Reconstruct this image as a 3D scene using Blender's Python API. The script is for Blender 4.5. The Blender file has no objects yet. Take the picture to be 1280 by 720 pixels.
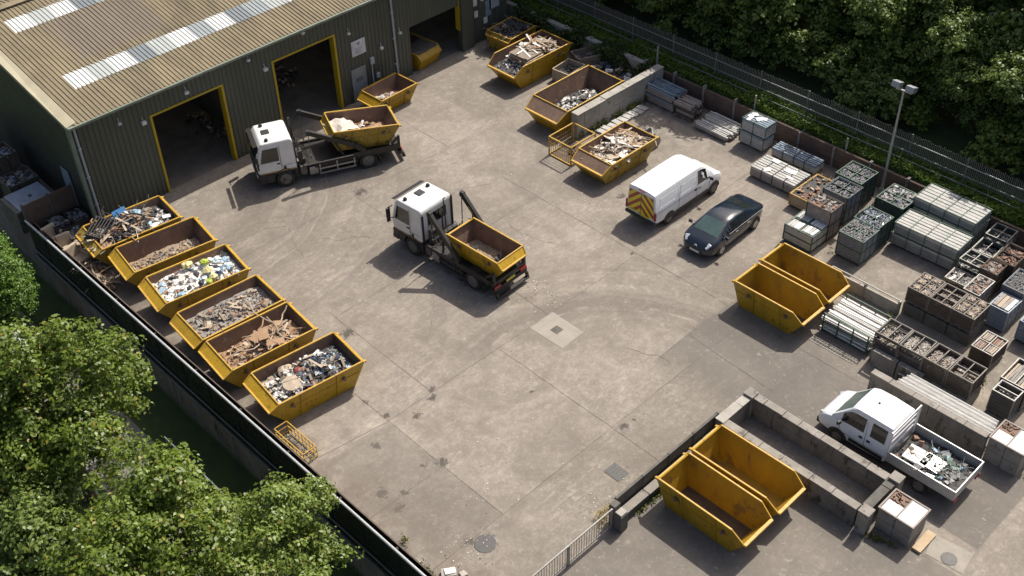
import bpy, math, random
import numpy as np
from mathutils import Vector, Matrix, noise

random.seed(7)
R = math.radians
scene = bpy.context.scene
COL = scene.collection

# ------------------------------------------------------------------ helpers
class MB:
    """collects shapes and links them as one mesh object"""
    def __init__(self):
        self.v = []; self.f = []; self.m = []; self.T = Matrix()
    def add(self, vs, fs, m=0):
        b = len(self.v); T = self.T
        self.v += [tuple(T @ Vector(p)) for p in vs]
        self.f += [tuple(i + b for i in q) for q in fs]
        self.m += [m] * len(fs)
    def box(self, x0, x1, y0, y1, z0, z1, m=0):
        self.add([(x0,y0,z0),(x1,y0,z0),(x1,y1,z0),(x0,y1,z0),(x0,y0,z1),(x1,y0,z1),(x1,y1,z1),(x0,y1,z1)],
                 [(3,2,1,0),(4,5,6,7),(0,1,5,4),(1,2,6,5),(2,3,7,6),(3,0,4,7)], m)
    def obox(self, c, s, rot, m=0, jit=0.0, rnd=random):
        h = [a/2 for a in s]; M_ = rot if isinstance(rot, Matrix) else Matrix.Rotation(rot[2],3,'Z') @ Matrix.Rotation(rot[1],3,'Y') @ Matrix.Rotation(rot[0],3,'X')
        vs = []
        for sx,sy,sz in ((-1,-1,-1),(1,-1,-1),(1,1,-1),(-1,1,-1),(-1,-1,1),(1,-1,1),(1,1,1),(-1,1,1)):
            p = Vector((sx*h[0]*(1-jit*rnd.random()), sy*h[1]*(1-jit*rnd.random()), sz*h[2]*(1-jit*rnd.random())))
            vs.append(tuple(M_ @ p + Vector(c)))
        self.add(vs, [(3,2,1,0),(4,5,6,7),(0,1,5,4),(1,2,6,5),(2,3,7,6),(3,0,4,7)], m)
    def bar(self, p0, p1, w, h=None, m=0):
        p0 = Vector(p0); p1 = Vector(p1); h = h or w
        d = p1-p0; L = d.length
        if L < 1e-5: return
        d.normalize(); up = Vector((0,0,1)) if abs(d.z) < .95 else Vector((1,0,0))
        s = d.cross(up).normalized(); u = s.cross(d)
        vs = []
        for q in (p0,p1):
            for a,b in ((-1,-1),(1,-1),(1,1),(-1,1)):
                vs.append(tuple(q + s*(a*w/2) + u*(b*h/2)))
        self.add(vs, [(0,1,2,3),(7,6,5,4),(0,4,5,1),(1,5,6,2),(2,6,7,3),(3,7,4,0)], m)
    def tube(self, pts, r, n=8, m=0, cap=True):
        pts = [Vector(p) for p in pts]; k = len(pts)
        rs = r if isinstance(r,(list,tuple)) else [r]*k
        vs = []
        for i,p in enumerate(pts):
            d = (pts[min(i+1,k-1)] - pts[max(i-1,0)]).normalized()
            up = Vector((0,0,1)) if abs(d.z) < .95 else Vector((1,0,0))
            s = d.cross(up).normalized(); u = s.cross(d)
            for j in range(n):
                a = 2*math.pi*j/n
                vs.append(tuple(p + (s*math.cos(a)+u*math.sin(a))*rs[i]))
        fs = [(i*n+j, i*n+(j+1)%n, (i+1)*n+(j+1)%n, (i+1)*n+j) for i in range(k-1) for j in range(n)]
        if cap: fs += [tuple(range(n-1,-1,-1)), tuple((k-1)*n+j for j in range(n))]
        self.add(vs, fs, m)
    def plate(self, pts, t, m=0, m_in=None):
        """polygon with thickness t to the side opposite its normal; outer face m, inner face m_in"""
        pts = [Vector(p) for p in pts]; n = Vector()
        for i in range(len(pts)):
            n += pts[i].cross(pts[(i+1) % len(pts)])
        n.normalize(); k = len(pts)
        vs = [tuple(p) for p in pts] + [tuple(p - n*t) for p in pts]
        self.add(vs, [tuple(range(k))], m)
        b = len(self.v)-2*k
        self.f.append(tuple(b+k+i for i in range(k-1,-1,-1))); self.m.append(m if m_in is None else m_in)
        for i in range(k):
            j = (i+1) % k
            self.f.append((b+i, b+k+i, b+k+j, b+j)); self.m.append(m)
    def quad(self, a, b, c, d, m=0):
        self.add([a,b,c,d], [(0,1,2,3)], m)
    def lathe(self, prof, n=20, axis='Y', c=(0,0,0), m=0):
        vs = []; k = len(prof)
        for r_, h_ in prof:
            for j in range(n):
                a = 2*math.pi*j/n
                if axis == 'Y': p = (c[0]+r_*math.cos(a), c[1]+h_, c[2]+r_*math.sin(a))
                else: p = (c[0]+r_*math.cos(a), c[1]+r_*math.sin(a), c[2]+h_)
                vs.append(p)
        fs = [(i*n+j, i*n+(j+1)%n, (i+1)*n+(j+1)%n, (i+1)*n+j) for i in range(k-1) for j in range(n)]
        fs += [tuple(range(n-1,-1,-1)), tuple((k-1)*n+j for j in range(n))]
        self.add(vs, fs, m)
    def build(self, name, mats, parent=None, loc=None, rotz=0.0, smooth=None, bevel=0.0, rot=None):
        me = bpy.data.meshes.new(name); me.from_pydata(self.v, [], self.f)
        if not isinstance(mats,(list,tuple)): mats = [mats]
        for m in mats: me.materials.append(m)
        if len(mats) > 1: me.polygons.foreach_set('material_index', self.m)
        if smooth is not None:
            me.polygons.foreach_set('use_smooth', [True]*len(me.polygons)); me.set_sharp_from_angle(angle=R(smooth))
        me.update()
        o = bpy.data.objects.new(name, me); COL.objects.link(o)
        if parent: o.parent = parent
        if loc: o.location = loc
        if rot: o.rotation_euler = rot
        elif rotz: o.rotation_euler = (0,0,rotz)
        if bevel:
            b = o.modifiers.new('bevel','BEVEL'); b.width = bevel; b.segments = 2; b.limit_method = 'ANGLE'; b.angle_limit = R(35)
        return o

def thing(name, label, cat, loc=(0,0,0), rotz=0.0, group=None, rot=None):
    o = bpy.data.objects.new(name, None); COL.objects.link(o); o.empty_display_size = .2
    o.location = loc; o.rotation_euler = rot if rot else (0,0,rotz)
    o['label'] = label; o['category'] = cat
    if group: o['group'] = group
    return o
def tag(o, label, cat, group=None, kind=None):
    o['label'] = label; o['category'] = cat
    if group: o['group'] = group
    if kind: o['kind'] = kind
    return o
def struct(o):
    o['kind'] = 'structure'; return o
def copy_tree(o, parent=None):
    c = o.copy(); COL.objects.link(c)
    if parent: c.parent = parent
    for ch in list(o.children): copy_tree(ch, c)
    return c

# ------------------------------------------------------------------ materials
class NT:
    def __init__(s, mat):
        s.t = mat.node_tree; s.t.nodes.clear()
        s.out = s.n('ShaderNodeOutputMaterial'); s.b = s.n('ShaderNodeBsdfPrincipled')
        s.l(s.b.outputs[0], s.out.inputs[0])
    def n(s, t, **k):
        x = s.t.nodes.new(t)
        for a,v in k.items(): setattr(x, a, v)
        return x
    def l(s, a, b): s.t.links.new(a, b)
    def noise(s, vec, scale, detail=5, rough=.6, dist=0):
        x = s.n('ShaderNodeTexNoise'); x.inputs['Scale'].default_value = scale; x.inputs['Detail'].default_value = detail
        x.inputs['Roughness'].default_value = rough; x.inputs['Distortion'].default_value = dist
        s.l(vec, x.inputs['Vector']); return x.outputs['Fac']
    def ramp(s, fac, lo, hi, a=(0,0,0,1), b=(1,1,1,1)):
        x = s.n('ShaderNodeValToRGB'); x.color_ramp.elements[0].position = lo; x.color_ramp.elements[1].position = hi
        x.color_ramp.elements[0].color = a; x.color_ramp.elements[1].color = b
        s.l(fac, x.inputs[0]); return x.outputs[0]
    def mix(s, fac, a, b, mode='MIX'):
        x = s.n('ShaderNodeMix', data_type='RGBA', blend_type=mode)
        for sock, v in ((x.inputs[0],fac),(x.inputs[6],a),(x.inputs[7],b)):
            if isinstance(v,(int,float)): sock.default_value = v
            elif isinstance(v,(tuple,list)): sock.default_value = (*v[:3],1)
            else: s.l(v, sock)
        return x.outputs[2]
    def math(s, op, a, b=None, c=None):
        x = s.n('ShaderNodeMath', operation=op)
        for i,v in enumerate((a,b,c)):
            if v is None: continue
            if isinstance(v,(int,float)): x.inputs[i].default_value = v
            else: s.l(v, x.inputs[i])
        return x.outputs[0]
    def mapr(s, v, a, b, c=0., d=1.):
        x = s.n('ShaderNodeMapRange'); x.inputs[1].default_value=a; x.inputs[2].default_value=b; x.inputs[3].default_value=c; x.inputs[4].default_value=d
        s.l(v, x.inputs[0]); return x.outputs[0]
    def bump(s, h, strength, dist=.02):
        x = s.n('ShaderNodeBump'); x.inputs['Strength'].default_value = strength; x.inputs['Distance'].default_value = dist
        s.l(h, x.inputs['Height']); s.l(x.outputs[0], s.b.inputs['Normal'])

def M(name, c1, c2=None, scale=3., rough=.7, metal=0., spots=None, spots2=None, bump=0., bscale=25., stretch=None, spec=.5, coat=0., world=False, vary=0.):
    m = bpy.data.materials.new(name); m.use_nodes = True; t = NT(m)
    if world:
        vec = t.n('ShaderNodeNewGeometry').outputs['Position']
    else:
        tc = t.n('ShaderNodeTexCoord'); oi = t.n('ShaderNodeObjectInfo')
        cx = t.n('ShaderNodeCombineXYZ'); r = t.math('MULTIPLY', oi.outputs['Random'], 37.)
        for i in range(3): t.l(r, cx.inputs[i])
        ad = t.n('ShaderNodeVectorMath', operation='ADD'); t.l(tc.outputs['Object'], ad.inputs[0]); t.l(cx.outputs[0], ad.inputs[1]); vec = ad.outputs[0]
    if stretch:
        mp = t.n('ShaderNodeMapping'); mp.inputs['Scale'].default_value = stretch; t.l(vec, mp.inputs[0]); vec2 = mp.outputs[0]
    else: vec2 = vec
    c2 = c2 or tuple(x*.75 for x in c1)
    col = t.mix(t.ramp(t.noise(vec2, scale, 7, .65), .32, .68), c1, c2)
    for sp in (spots, spots2):
        if sp:
            col = t.mix(t.ramp(t.noise(vec2 if len(sp) > 3 and sp[3] else vec, sp[1], 8, .7), sp[2], sp[2]+.06), col, sp[0])
    if vary:
        vr = t.mapr(oi.outputs['Random'], 0, 1, 1-vary, 1+vary*.4); vv = t.n('ShaderNodeCombineXYZ')
        for i in range(3): t.l(vr, vv.inputs[i])
        col = t.mix(1., col, vv.outputs[0], 'MULTIPLY')
    t.l(col, t.b.inputs['Base Color'])
    t.b.inputs['Metallic'].default_value = metal; t.b.inputs['Specular IOR Level'].default_value = spec
    t.b.inputs['Coat Weight'].default_value = coat; t.b.inputs['Coat Roughness'].default_value = .05
    rn = t.mapr(t.noise(vec, scale*3, 4), .2, .8, max(0.02, rough-.12), min(1, rough+.12)); t.l(rn, t.b.inputs['Roughness'])
    if bump: t.bump(t.noise(vec, bscale, 6, .7), bump)
    return m

def leafmat(name, dark, light, yellow=None, ymin=.97):
    m = bpy.data.materials.new(name); m.use_nodes = True; t = NT(m)
    g = t.n('ShaderNodeNewGeometry'); rnd = g.outputs['Random Per Island']
    col = t.mix(rnd, dark, light)
    patch = t.ramp(t.noise(g.outputs['Position'], .55, 3), .35, .65)
    col = t.mix(t.math('MULTIPLY', patch, .45), col, tuple(x*1.35 for x in light))
    if yellow:
        y = t.math('GREATER_THAN', t.math('FRACT', t.math('MULTIPLY', rnd, 13.7)), ymin)
        col = t.mix(y, col, yellow)
    t.l(col, t.b.inputs['Base Color']); t.b.inputs['Roughness'].default_value = .45; t.b.inputs['Specular IOR Level'].default_value = .45
    tr = t.n('ShaderNodeBsdfTranslucent'); t.l(t.mix(.5, col, tuple(min(1,x*1.6) for x in light)), tr.inputs[0])
    ms = t.n('ShaderNodeMixShader'); ms.inputs[0].default_value = .27
    t.l(t.b.outputs[0], ms.inputs[1]); t.l(tr.outputs[0], ms.inputs[2]); t.l(ms.outputs[0], t.out.inputs[0])
    return m

RUST = (.085,.04,.022)
mY   = M('yellow_paint', (.51,.315,.012), (.41,.238,.014), 1.7, .48, spots=((.17,.085,.025), 5.5, .585), spots2=((.085,.06,.04), 2.6, .62, True), bump=.25, bscale=9, stretch=(1.6,1.6,.35), vary=.16)
mY2  = M('worn_yellow_paint', (.39,.265,.025), (.27,.175,.028), 2.6, .55, spots=(RUST, 4.5, .55), spots2=((.05,.04,.035), 3.0, .61), bump=.2, bscale=14, stretch=(1,1,.5))
mYrim= M('rim_yellow_paint', (.56,.34,.04), (.42,.24,.03), 5, .5, spots=((.25,.17,.11), 7, .57))
mRust= M('rusty_steel', (.22,.135,.092), (.14,.085,.06), 2.2, .75, spots=((.30,.23,.175), 3.2, .60), spots2=((.085,.05,.036), 2.4, .62), bump=.25, bscale=18, stretch=(1,1,.5))
mYin = M('scuffed_yellow_interior', (.41,.255,.014), (.29,.165,.022), 1.3, .5, spots=((.20,.115,.04), 1.5, .55, True), spots2=((.13,.085,.05), 4.5, .62, True), bump=.15, bscale=14, stretch=(1,1,.6))
mDirt= M('skip_floor_dirt', (.12,.085,.062), (.07,.05,.04), 4, .95, bump=.5, bscale=30)
mBlk = M('black_steel', (.014,.0135,.013), (.026,.024,.021), 4, .5, spots=((.09,.07,.05), 5, .64))
mGreaseGrey = M('grimy_grey_steel', (.16,.15,.135), (.09,.08,.07), 5, .55, spots=((.05,.04,.035), 4, .55))
mAlu = M('dull_aluminium', (.42,.42,.41), (.33,.33,.32), 6, .38, .7)
mGalv= M('galvanised_steel', (.40,.42,.43), (.30,.32,.33), 8, .42, .6)
mTyre= M('tyre_rubber', (.018,.018,.018), (.035,.033,.03), 6, .85)
mRim = M('steel_wheel', (.22,.21,.20), (.10,.095,.09), 9, .5, .3)
mRimAl=M('alloy_wheel', (.45,.45,.46), (.35,.35,.36), 9, .3, .8)
mWhite=M('white_paint', (.80,.81,.82), (.74,.75,.76), 1.5, .28, coat=.5)
mWhiteD=M('dusty_white_paint', (.74,.74,.73), (.64,.63,.61), 2.5, .38, coat=.2)
mGlass=M('dark_glass', (.012,.016,.016), (.018,.022,.02), 1., .04, spec=.9)
mScreen=M('windscreen_glass', (.08,.13,.12), (.05,.085,.078), 1.2, .04, spec=.9)
mNavy=M('dark_blue_car_paint', (.012,.020,.034), (.010,.017,.028), 1., .22, 0., spec=.4, coat=.6)
mPlast=M('black_plastic', (.022,.022,.023), (.03,.03,.03), 5, .55)
mRed = M('red_lens', (.35,.015,.012), (.25,.01,.01), 4, .25)
mOrange=M('amber_lens', (.75,.25,.02), None, 4, .25)
mLamp= M('clear_lens', (.62,.65,.67), (.45,.48,.5), 9, .1, .2)
mPlateY=M('yellow_number_plate', (.62,.55,.05), (.55,.5,.05), 3, .4)
mPlateW=M('white_number_plate', (.72,.72,.70), None, 3, .4)
mChrome=M('chrome', (.7,.7,.72), (.6,.6,.62), 3, .12, 1.)
mConc= M('weathered_concrete', (.30,.275,.24), (.20,.18,.155), 1.6, .9, spots=((.12,.105,.09), 2.2, .57), spots2=((.42,.40,.36), 3.5, .66), bump=.4, bscale=22)
mConcL=M('pale_concrete', (.40,.375,.33), (.29,.27,.235), 1.8, .9, spots=((.17,.15,.125), 2.4, .60), bump=.35, bscale=22)
mConcD=M('mossy_dark_concrete', (.14,.13,.115), (.075,.072,.062), 1.8, .92, spots=((.22,.20,.175), 3, .62), bump=.4, bscale=22)
mConcS=M('stained_pen_concrete', (.235,.21,.18), (.12,.105,.088), 1.4, .9, spots=((.08,.07,.06), 2.0, .56, True), spots2=((.36,.335,.295), 3.2, .66), bump=.4, bscale=20, stretch=(1,1,.5))
mStoneG=M('grey_green_stone', (.30,.305,.285), (.20,.205,.19), 2.2, .85, spots=((.15,.15,.14), 4, .62), bump=.2)
mMeshB=M('brown_grey_frame', (.20,.175,.15), (.12,.105,.09), 5, .6)
mBrown=M('brown_stained_concrete', (.16,.105,.078), (.10,.068,.052), 1.5, .9, spots=((.24,.19,.15), 3, .63), bump=.3, bscale=20)
mWood= M('grey_timber', (.30,.245,.185), (.19,.15,.115), 3, .85, stretch=(1,1,4), bump=.2)
mWoodD=M('dark_old_timber', (.125,.095,.072), (.065,.05,.04), 3, .9, spots=((.2,.165,.13), 4, .62), bump=.3)
mWoodL=M('pale_new_timber', (.52,.40,.26), (.40,.29,.18), 3, .8)
mStone=M('pale_stone_slab', (.50,.49,.46), (.37,.36,.335), 2.5, .85, spots=((.22,.20,.18), 5, .62), bump=.2)
mStoneP=M('pinkish_stone_slab', (.36,.31,.275), (.25,.21,.185), 2.5, .85, spots=((.45,.42,.39), 4, .62), bump=.2)
mSlate=M('grey_slate', (.20,.215,.235), (.11,.12,.135), 6, .7, spots=((.34,.35,.36), 6, .60))
mBlueP=M('blue_grey_film_and_shade', (.26,.32,.38), (.18,.22,.27), 2., .35)
mGreen=M('green_painted_steel', (.045,.115,.075), (.03,.075,.05), 4, .5, spots=((.14,.15,.12), 6, .6))
mGreenD=M('dark_green_panel', (.05,.075,.068), (.035,.05,.046), 3, .6, spots=((.12,.13,.12), 5, .6))
mMeshG=M('grey_wire', (.30,.295,.28), (.20,.19,.175), 5, .5, .3)
mWhiteB=M('white_board', (.78,.77,.74), (.66,.645,.61), 3, .7, spots=((.45,.42,.38), 5, .66))
mSign =M('white_sign_face', (.66,.67,.69), None, 2, .5)
mSignG=M('grey_sign_print', (.16,.17,.19), None, 2, .6)
mBlueI=M('blue_plastic', (.05,.20,.45), (.04,.14,.33), 3, .4)
mDoorG=M('grey_door_paint', (.26,.28,.29), (.20,.215,.225), 2, .5)
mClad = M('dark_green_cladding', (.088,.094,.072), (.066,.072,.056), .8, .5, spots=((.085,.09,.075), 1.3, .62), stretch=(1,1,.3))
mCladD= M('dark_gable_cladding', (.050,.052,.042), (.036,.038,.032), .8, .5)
mGutter=M('green_gutter', (.22,.26,.20), (.15,.18,.14), 2, .5)
mVerge= M('buff_flashing', (.46,.42,.29), (.36,.32,.22), 1.2, .6)
mPipe = M('grey_pipe', (.42,.44,.47), (.34,.36,.39), 2, .45)
mYfr  = M('yellow_door_frame', (.48,.34,.01), (.38,.26,.015), 3, .5, spots=((.1,.08,.03),4,.66))
mInt  = M('shed_interior_wall', (.14,.14,.125), (.09,.09,.08), 1, .9)
mFenceB=M('black_fence_sheet', (.012,.014,.013), (.022,.025,.022), 1.2, .22, spots=((.05,.055,.05), 1.8, .64), stretch=(6,.35,6))
mFGreen=M('grey_fence_timber', (.17,.165,.148), (.11,.105,.095), 2.5, .85, stretch=(1,8,1))
mBark = M('bark', (.10,.075,.055), (.06,.045,.034), 6, .95, bump=.6, bscale=18)
# ------------------------------------------------------------------ camera, light
H_CAM = 34.0
cam = bpy.data.cameras.new('camera'); cam_o = bpy.data.objects.new('camera', cam); COL.objects.link(cam_o)
pc, yc, rc = R(40.127), R(46.482), R(-1.553)
fw = Vector((math.cos(pc)*math.cos(yc), math.cos(pc)*math.sin(yc), -math.sin(pc)))
rt = Vector((math.sin(yc), -math.cos(yc), 0)); up = rt.cross(fw)
r1 = rt*math.cos(rc)+up*math.sin(rc); u1 = -rt*math.sin(rc)+up*math.cos(rc)
Mx = Matrix((r1, u1, -fw)).transposed().to_4x4(); Mx.translation = Vector((0,0,H_CAM))
cam_o.matrix_world = Mx
cam.sensor_width = 36; cam.lens = 1446.13/1280*36; cam.clip_end = 5000; cam.clip_start = .5
scene.camera = cam_o
sunv = Vector((-.74,-.095,-1)).normalized()
sl = bpy.data.lights.new('sun','SUN'); sl.energy = 4.0; sl.angle = R(.53); sl.color = (1,.945,.855)
so = bpy.data.objects.new('sun', sl); COL.objects.link(so); so.rotation_euler = sunv.to_track_quat('-Z','Y').to_euler()
w = bpy.data.worlds.new('World'); scene.world = w; w.use_nodes = True
nt = w.node_tree; nt.nodes.clear()
sky = nt.nodes.new('ShaderNodeTexSky'); sky.sky_type = 'NISHITA'; sky.sun_disc = False
sky.dust_density = 4.5; sky.ozone_density = .4; sky.air_density = .8; sky.sun_elevation = math.asin(-sunv.z); sky.sun_rotation = math.atan2(-sunv.x, -sunv.y)
bg = nt.nodes.new('ShaderNodeBackground'); bg.inputs[1].default_value = .10
wo = nt.nodes.new('ShaderNodeOutputWorld'); nt.links.new(sky.outputs[0], bg.inputs[0]); nt.links.new(bg.outputs[0], wo.inputs[0])
vs_ = scene.view_settings; vs_.view_transform = 'Standard'; vs_.look = 'None'; vs_.gamma = 1; vs_.exposure = .42; vs_.use_curve_mapping = False

# ------------------------------------------------------------------ ground
def yard_material():
    m = bpy.data.materials.new('yard_concrete'); m.use_nodes = True; t = NT(m)
    pos = t.n('ShaderNodeNewGeometry').outputs['Position']
    sx = t.n('ShaderNodeSeparateXYZ'); t.l(pos, sx.inputs[0])
    big = t.noise(pos, .13, 6, .62, .6); mid = t.noise(pos, .9, 8, .7, .4); fine = t.noise(pos, 9., 6, .75); grit = t.noise(pos, 42., 3, .7)
    lanes_ = t.noise(pos, .32, 5, .55, 1.2)
    col = t.mix(t.ramp(big,.30,.70), (.300,.262,.216), (.205,.179,.148))
    col = t.mix(t.math('MULTIPLY', t.ramp(mid,.40,.64), .62), col, (.175,.150,.127))
    stre = t.n('ShaderNodeMapping'); stre.inputs['Scale'].default_value = (.45,1.9,1); stre.inputs['Rotation'].default_value = (0,0,-.5); t.l(pos, stre.inputs[0])
    col = t.mix(t.math('MULTIPLY', t.math('MULTIPLY', t.ramp(t.noise(stre.outputs[0],1.7,9,.75,1.6),.50,.64), t.ramp(t.noise(pos,.35,4),.42,.62)), .55), col, (.41,.365,.31))
    m2 = t.noise(pos, 2.7, 10, .82, .3)
    col = t.mix(t.math('MULTIPLY', t.ramp(m2,.36,.52,(1,1,1,1),(0,0,0,1)), .5), col, (.165,.143,.122))
    col = t.mix(t.math('MULTIPLY', t.ramp(m2,.52,.66), .45), col, (.42,.375,.32))
    col = t.mix(t.math('MULTIPLY', t.ramp(fine,.5,.74), .45), col, (.42,.38,.33))
    col = t.mix(t.math('MULTIPLY', t.ramp(grit,.55,.7), .25), col, (.14,.125,.11))
    # slab bays: each bay a slightly different tone
    bx = t.math('FLOOR', t.math('DIVIDE', t.math('SUBTRACT', sx.outputs[0], 18.45), 6.1)); by = t.math('FLOOR', t.math('DIVIDE', t.math('SUBTRACT', sx.outputs[1], 20.25), 6.56))
    cb = t.n('ShaderNodeCombineXYZ'); t.l(bx, cb.inputs[0]); t.l(by, cb.inputs[1])
    wn = t.n('ShaderNodeTexWhiteNoise', noise_dimensions='3D'); t.l(cb.outputs[0], wn.inputs[0])
    tone = t.mapr(wn.outputs[0], 0, 1, .90, 1.08)
    tn = t.n('ShaderNodeCombineXYZ')
    for i in range(3): t.l(tone, tn.inputs[i])
    col = t.mix(1., col, tn.outputs[0], 'MULTIPLY')
    # sweeping tyre scuffs
    for (cx,cy,r0,r1,amt,seed,dx_,dy_) in ((25.2,20.6,4.5,11.,.6,0.,.8,.6),(20.,47.,4.,14.,.55,3.,.3,-.95),(40.,33.,4.,9.,.22,7.,-1.,0.),(33.,40.,4.,10.,.22,5.,.2,-1.)):
        d = t.math('SQRT', t.math('ADD', t.math('POWER', t.math('SUBTRACT', sx.outputs[0], cx), 2.), t.math('POWER', t.math('SUBTRACT', sx.outputs[1], cy), 2.)))
        cv = t.n('ShaderNodeCombineXYZ'); t.l(t.math('ADD', d, t.math('MULTIPLY', big, 1.4)), cv.inputs[0]); t.l(t.math('MULTIPLY', mid, .5), cv.inputs[1]); cv.inputs[2].default_value = seed
        ring = t.ramp(t.noise(cv.outputs[0], 2.3, 5, .6), .46, .64)
        band = t.math('MULTIPLY', t.mapr(d, r0, r0+1.6), t.mapr(d, r1-3, r1, 1., 0.))
        band = t.math('MULTIPLY', band, t.mapr(t.math('ADD', t.math('MULTIPLY', t.math('SUBTRACT', sx.outputs[0], cx), dx_), t.math('MULTIPLY', t.math('SUBTRACT', sx.outputs[1], cy), dy_)), .5, 4.))
        fac = t.math('MULTIPLY', t.math('MULTIPLY', ring, band), amt)
        col = t.mix(fac, col, (.155,.135,.118))
        lane = t.ramp(t.noise(cv.outputs[0], .75, 3, .5), .46, .60)
        col = t.mix(t.math('MULTIPLY', t.math('MULTIPLY', lane, band), amt*.9), col, (.135,.117,.099))
        ring2 = t.ramp(t.noise(cv.outputs[0], 3.7, 4, .6), .56, .70)
        col = t.mix(t.math('MULTIPLY', t.math('MULTIPLY', ring2, band), amt*.8), col, (.42,.385,.335))
    col = t.mix(t.math('MULTIPLY', t.ramp(lanes_,.47,.62), .38), col, (.145,.124,.103))
    # oil and damp marks
    STN = [(18.55,23.72,.42),(17.1,19.75,.6),(17.3,26.25,.35),(15.96,24.2,.4),(15.94,23.2,.35),(16.5,23.6,.3),(20.6,26.63,.3),(19.45,26.32,.35),(20.9,26.98,.25),(24.9,19.95,.28),(25.4,19.9,.2),
           (23.69,23.92,.16),(17.9,24.1,.25),(18.5,28.4,.25),(18.6,27.2,.25),(27.7,40.2,.5),(36.6,30.4,.35),(20.6,32.2,.5),(33.5,27.,.2),(38.6,31.2,.25),(16.7,20.2,.3),(26.9,31.,.9),(29.0,43.,1.1),(36.5,24.6,.6)]
    acc = None
    wob = t.math('MULTIPLY', t.math('SUBTRACT', t.noise(pos, 4.6, 9, .8, .5), .5), 4.2)
    for (x,y,r) in STN:
        d = t.math('SQRT', t.math('ADD', t.math('POWER', t.math('SUBTRACT', sx.outputs[0], x), 2.), t.math('POWER', t.math('SUBTRACT', sx.outputs[1], y), 2.)))
        k = t.mapr(t.math('ADD', t.math('DIVIDE', d, r*.95), wob), .42, .62, 1., 0.)
        acc = k if acc is None else t.math('MAXIMUM', acc, k)
    col = t.mix(t.math('MULTIPLY', acc, .78), col, (.050,.044,.039))
    # bleached scuffs
    sc = t.math('MULTIPLY', t.ramp(t.noise(pos, 3.3, 9, .8, 1.5), .57, .66), .5)
    # darker bituminous bays with soft edges
    wv = t.math('MULTIPLY', t.math('SUBTRACT', mid, .5), .9)
    X_ = t.math('ADD', sx.outputs[0], wv); Y_ = t.math('ADD', sx.outputs[1], wv); Xs = sx.outputs[0]; Ys = sx.outputs[1]
    def area(lims): 
        f = None
        for v,a,c in lims:
            k = t.mapr(v,a,c); f = k if f is None else t.math('MULTIPLY', f, k)
        return f
    A1 = area(((X_,27.8,29.4),(X_,35.6,33.0),(Ys,21.56,21.52),(Y_,15.6,17.2)))
    A2 = area(((Xs,29.14,29.2),(X_,34.6,33.),(Y_,17.6,16.9),(Ys,7.0,7.05)))
    A3 = area(((Xs,27.7,27.66),(Y_,16.9,16.7),(Y_,4.,6.5)))
    A4 = area(((X_,14.6,15.6),(Xs,18.46,18.42),(Ys,20.22,20.26),(Ys,26.95,26.9)))
    for a_,k_ in ((A1,.72),(A2,.78),(A3,.62),(A4,.36)):
        col = t.mix(t.math('MULTIPLY', t.math('MULTIPLY', a_, k_), t.mapr(fine,.3,.7,.75,1.)), col, (.125,.113,.10))
    col = t.mix(sc, col, (.46,.42,.37))
    # brown earth at the edges of the yard
    edge = t.math('MAXIMUM', t.mapr(sx.outputs[0], 14.5, 17.5, .8, 0.), t.mapr(sx.outputs[0], 41.5, 45.5, 0., .6))
    col = t.mix(t.math('MULTIPLY', edge, t.ramp(mid,.35,.6)), col, (.15,.12,.095))
    t.l(col, t.b.inputs['Base Color']); t.b.inputs['Roughness'].default_value = .88; t.b.inputs['Specular IOR Level'].default_value = .3
    t.bump(t.math('ADD', t.math('MULTIPLY', fine, .6), t.math('MULTIPLY', grit, .4)), .35, .015)
    return m
mYard = yard_material()
mGrass = M('rough_grass', (.045,.075,.018), (.028,.048,.013), 1.3, .95, spots=((.06,.075,.022), 2.2, .6), bump=.8, bscale=12, world=True)
mField = M('meadow', (.10,.13,.045), (.07,.10,.03), .05, .95, spots=((.13,.15,.06), .4, .58), world=True)
mAsph = M('asphalt', (.150,.140,.128), (.105,.098,.090), .8, .9, spots=((.19,.177,.16), 1.4, .58), spots2=((.065,.06,.055), 2.2, .66), bump=.4, bscale=60, world=True)
mJoint = M('joint_filler', (.085,.076,.065), (.15,.134,.114), 2., .95, world=True)
mPatch = M('pale_repair_concrete', (.33,.298,.252), (.265,.238,.20), 2., .9, spots=((.24,.215,.185), 1.6, .6), bump=.3, world=True)
mIron = M('cast_iron', (.055,.052,.05), (.085,.08,.075), 12, .6, spots=((.14,.125,.11), 9, .6))
mRoad = M('grey_road', (.19,.18,.165), (.15,.14,.13), 1., .9, bump=.3, world=True)

def sheet(name, poly, z, mat):
    me = bpy.data.meshes.new(name); me.from_pydata([(x,y,z) for x,y in poly], [], [tuple(range(len(poly)))]); me.materials.append(mat)
    o = bpy.data.objects.new(name, me); COL.objects.link(o); return struct(o)
sheet('ground', [(-1500,-1500),(1500,-1500),(1500,1500),(-1500,1500)], -2.47, mField)
sheet('lawn', [(-20,-30),(13.9,-30),(13.9,75),(-20,75)], -2.42, mGrass)
sheet('path', [(9.2,18),(12.0,18),(12.0,62),(9.2,62)], -2.41, mRoad)
b = MB(); b.box(14.3,46.1,-25,47.2,-2.44,0); struct(b.build('yard', mYard))
b = MB(); b.box(14.3,46.1,47.2,70,-2.44,-.004); struct(b.build('back_ground', mYard))
b = MB()
xs_ = [46.35,46.6,47.0,47.6,48.6,50,54,60,80,140]; zs_ = [1.0,1.12,1.25,1.4,1.45,1.4,1.3,1.2,1.2,1.2]
ys_ = list(np.linspace(-25,90,116)); rr = random.Random(3)
vs = [(x, y, z+(.12*noise.noise((x*1.3,y*.9,0)) if 0 < i < 9 else 0)) for i,(x,z) in enumerate(zip(xs_,zs_)) for y in ys_]
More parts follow.
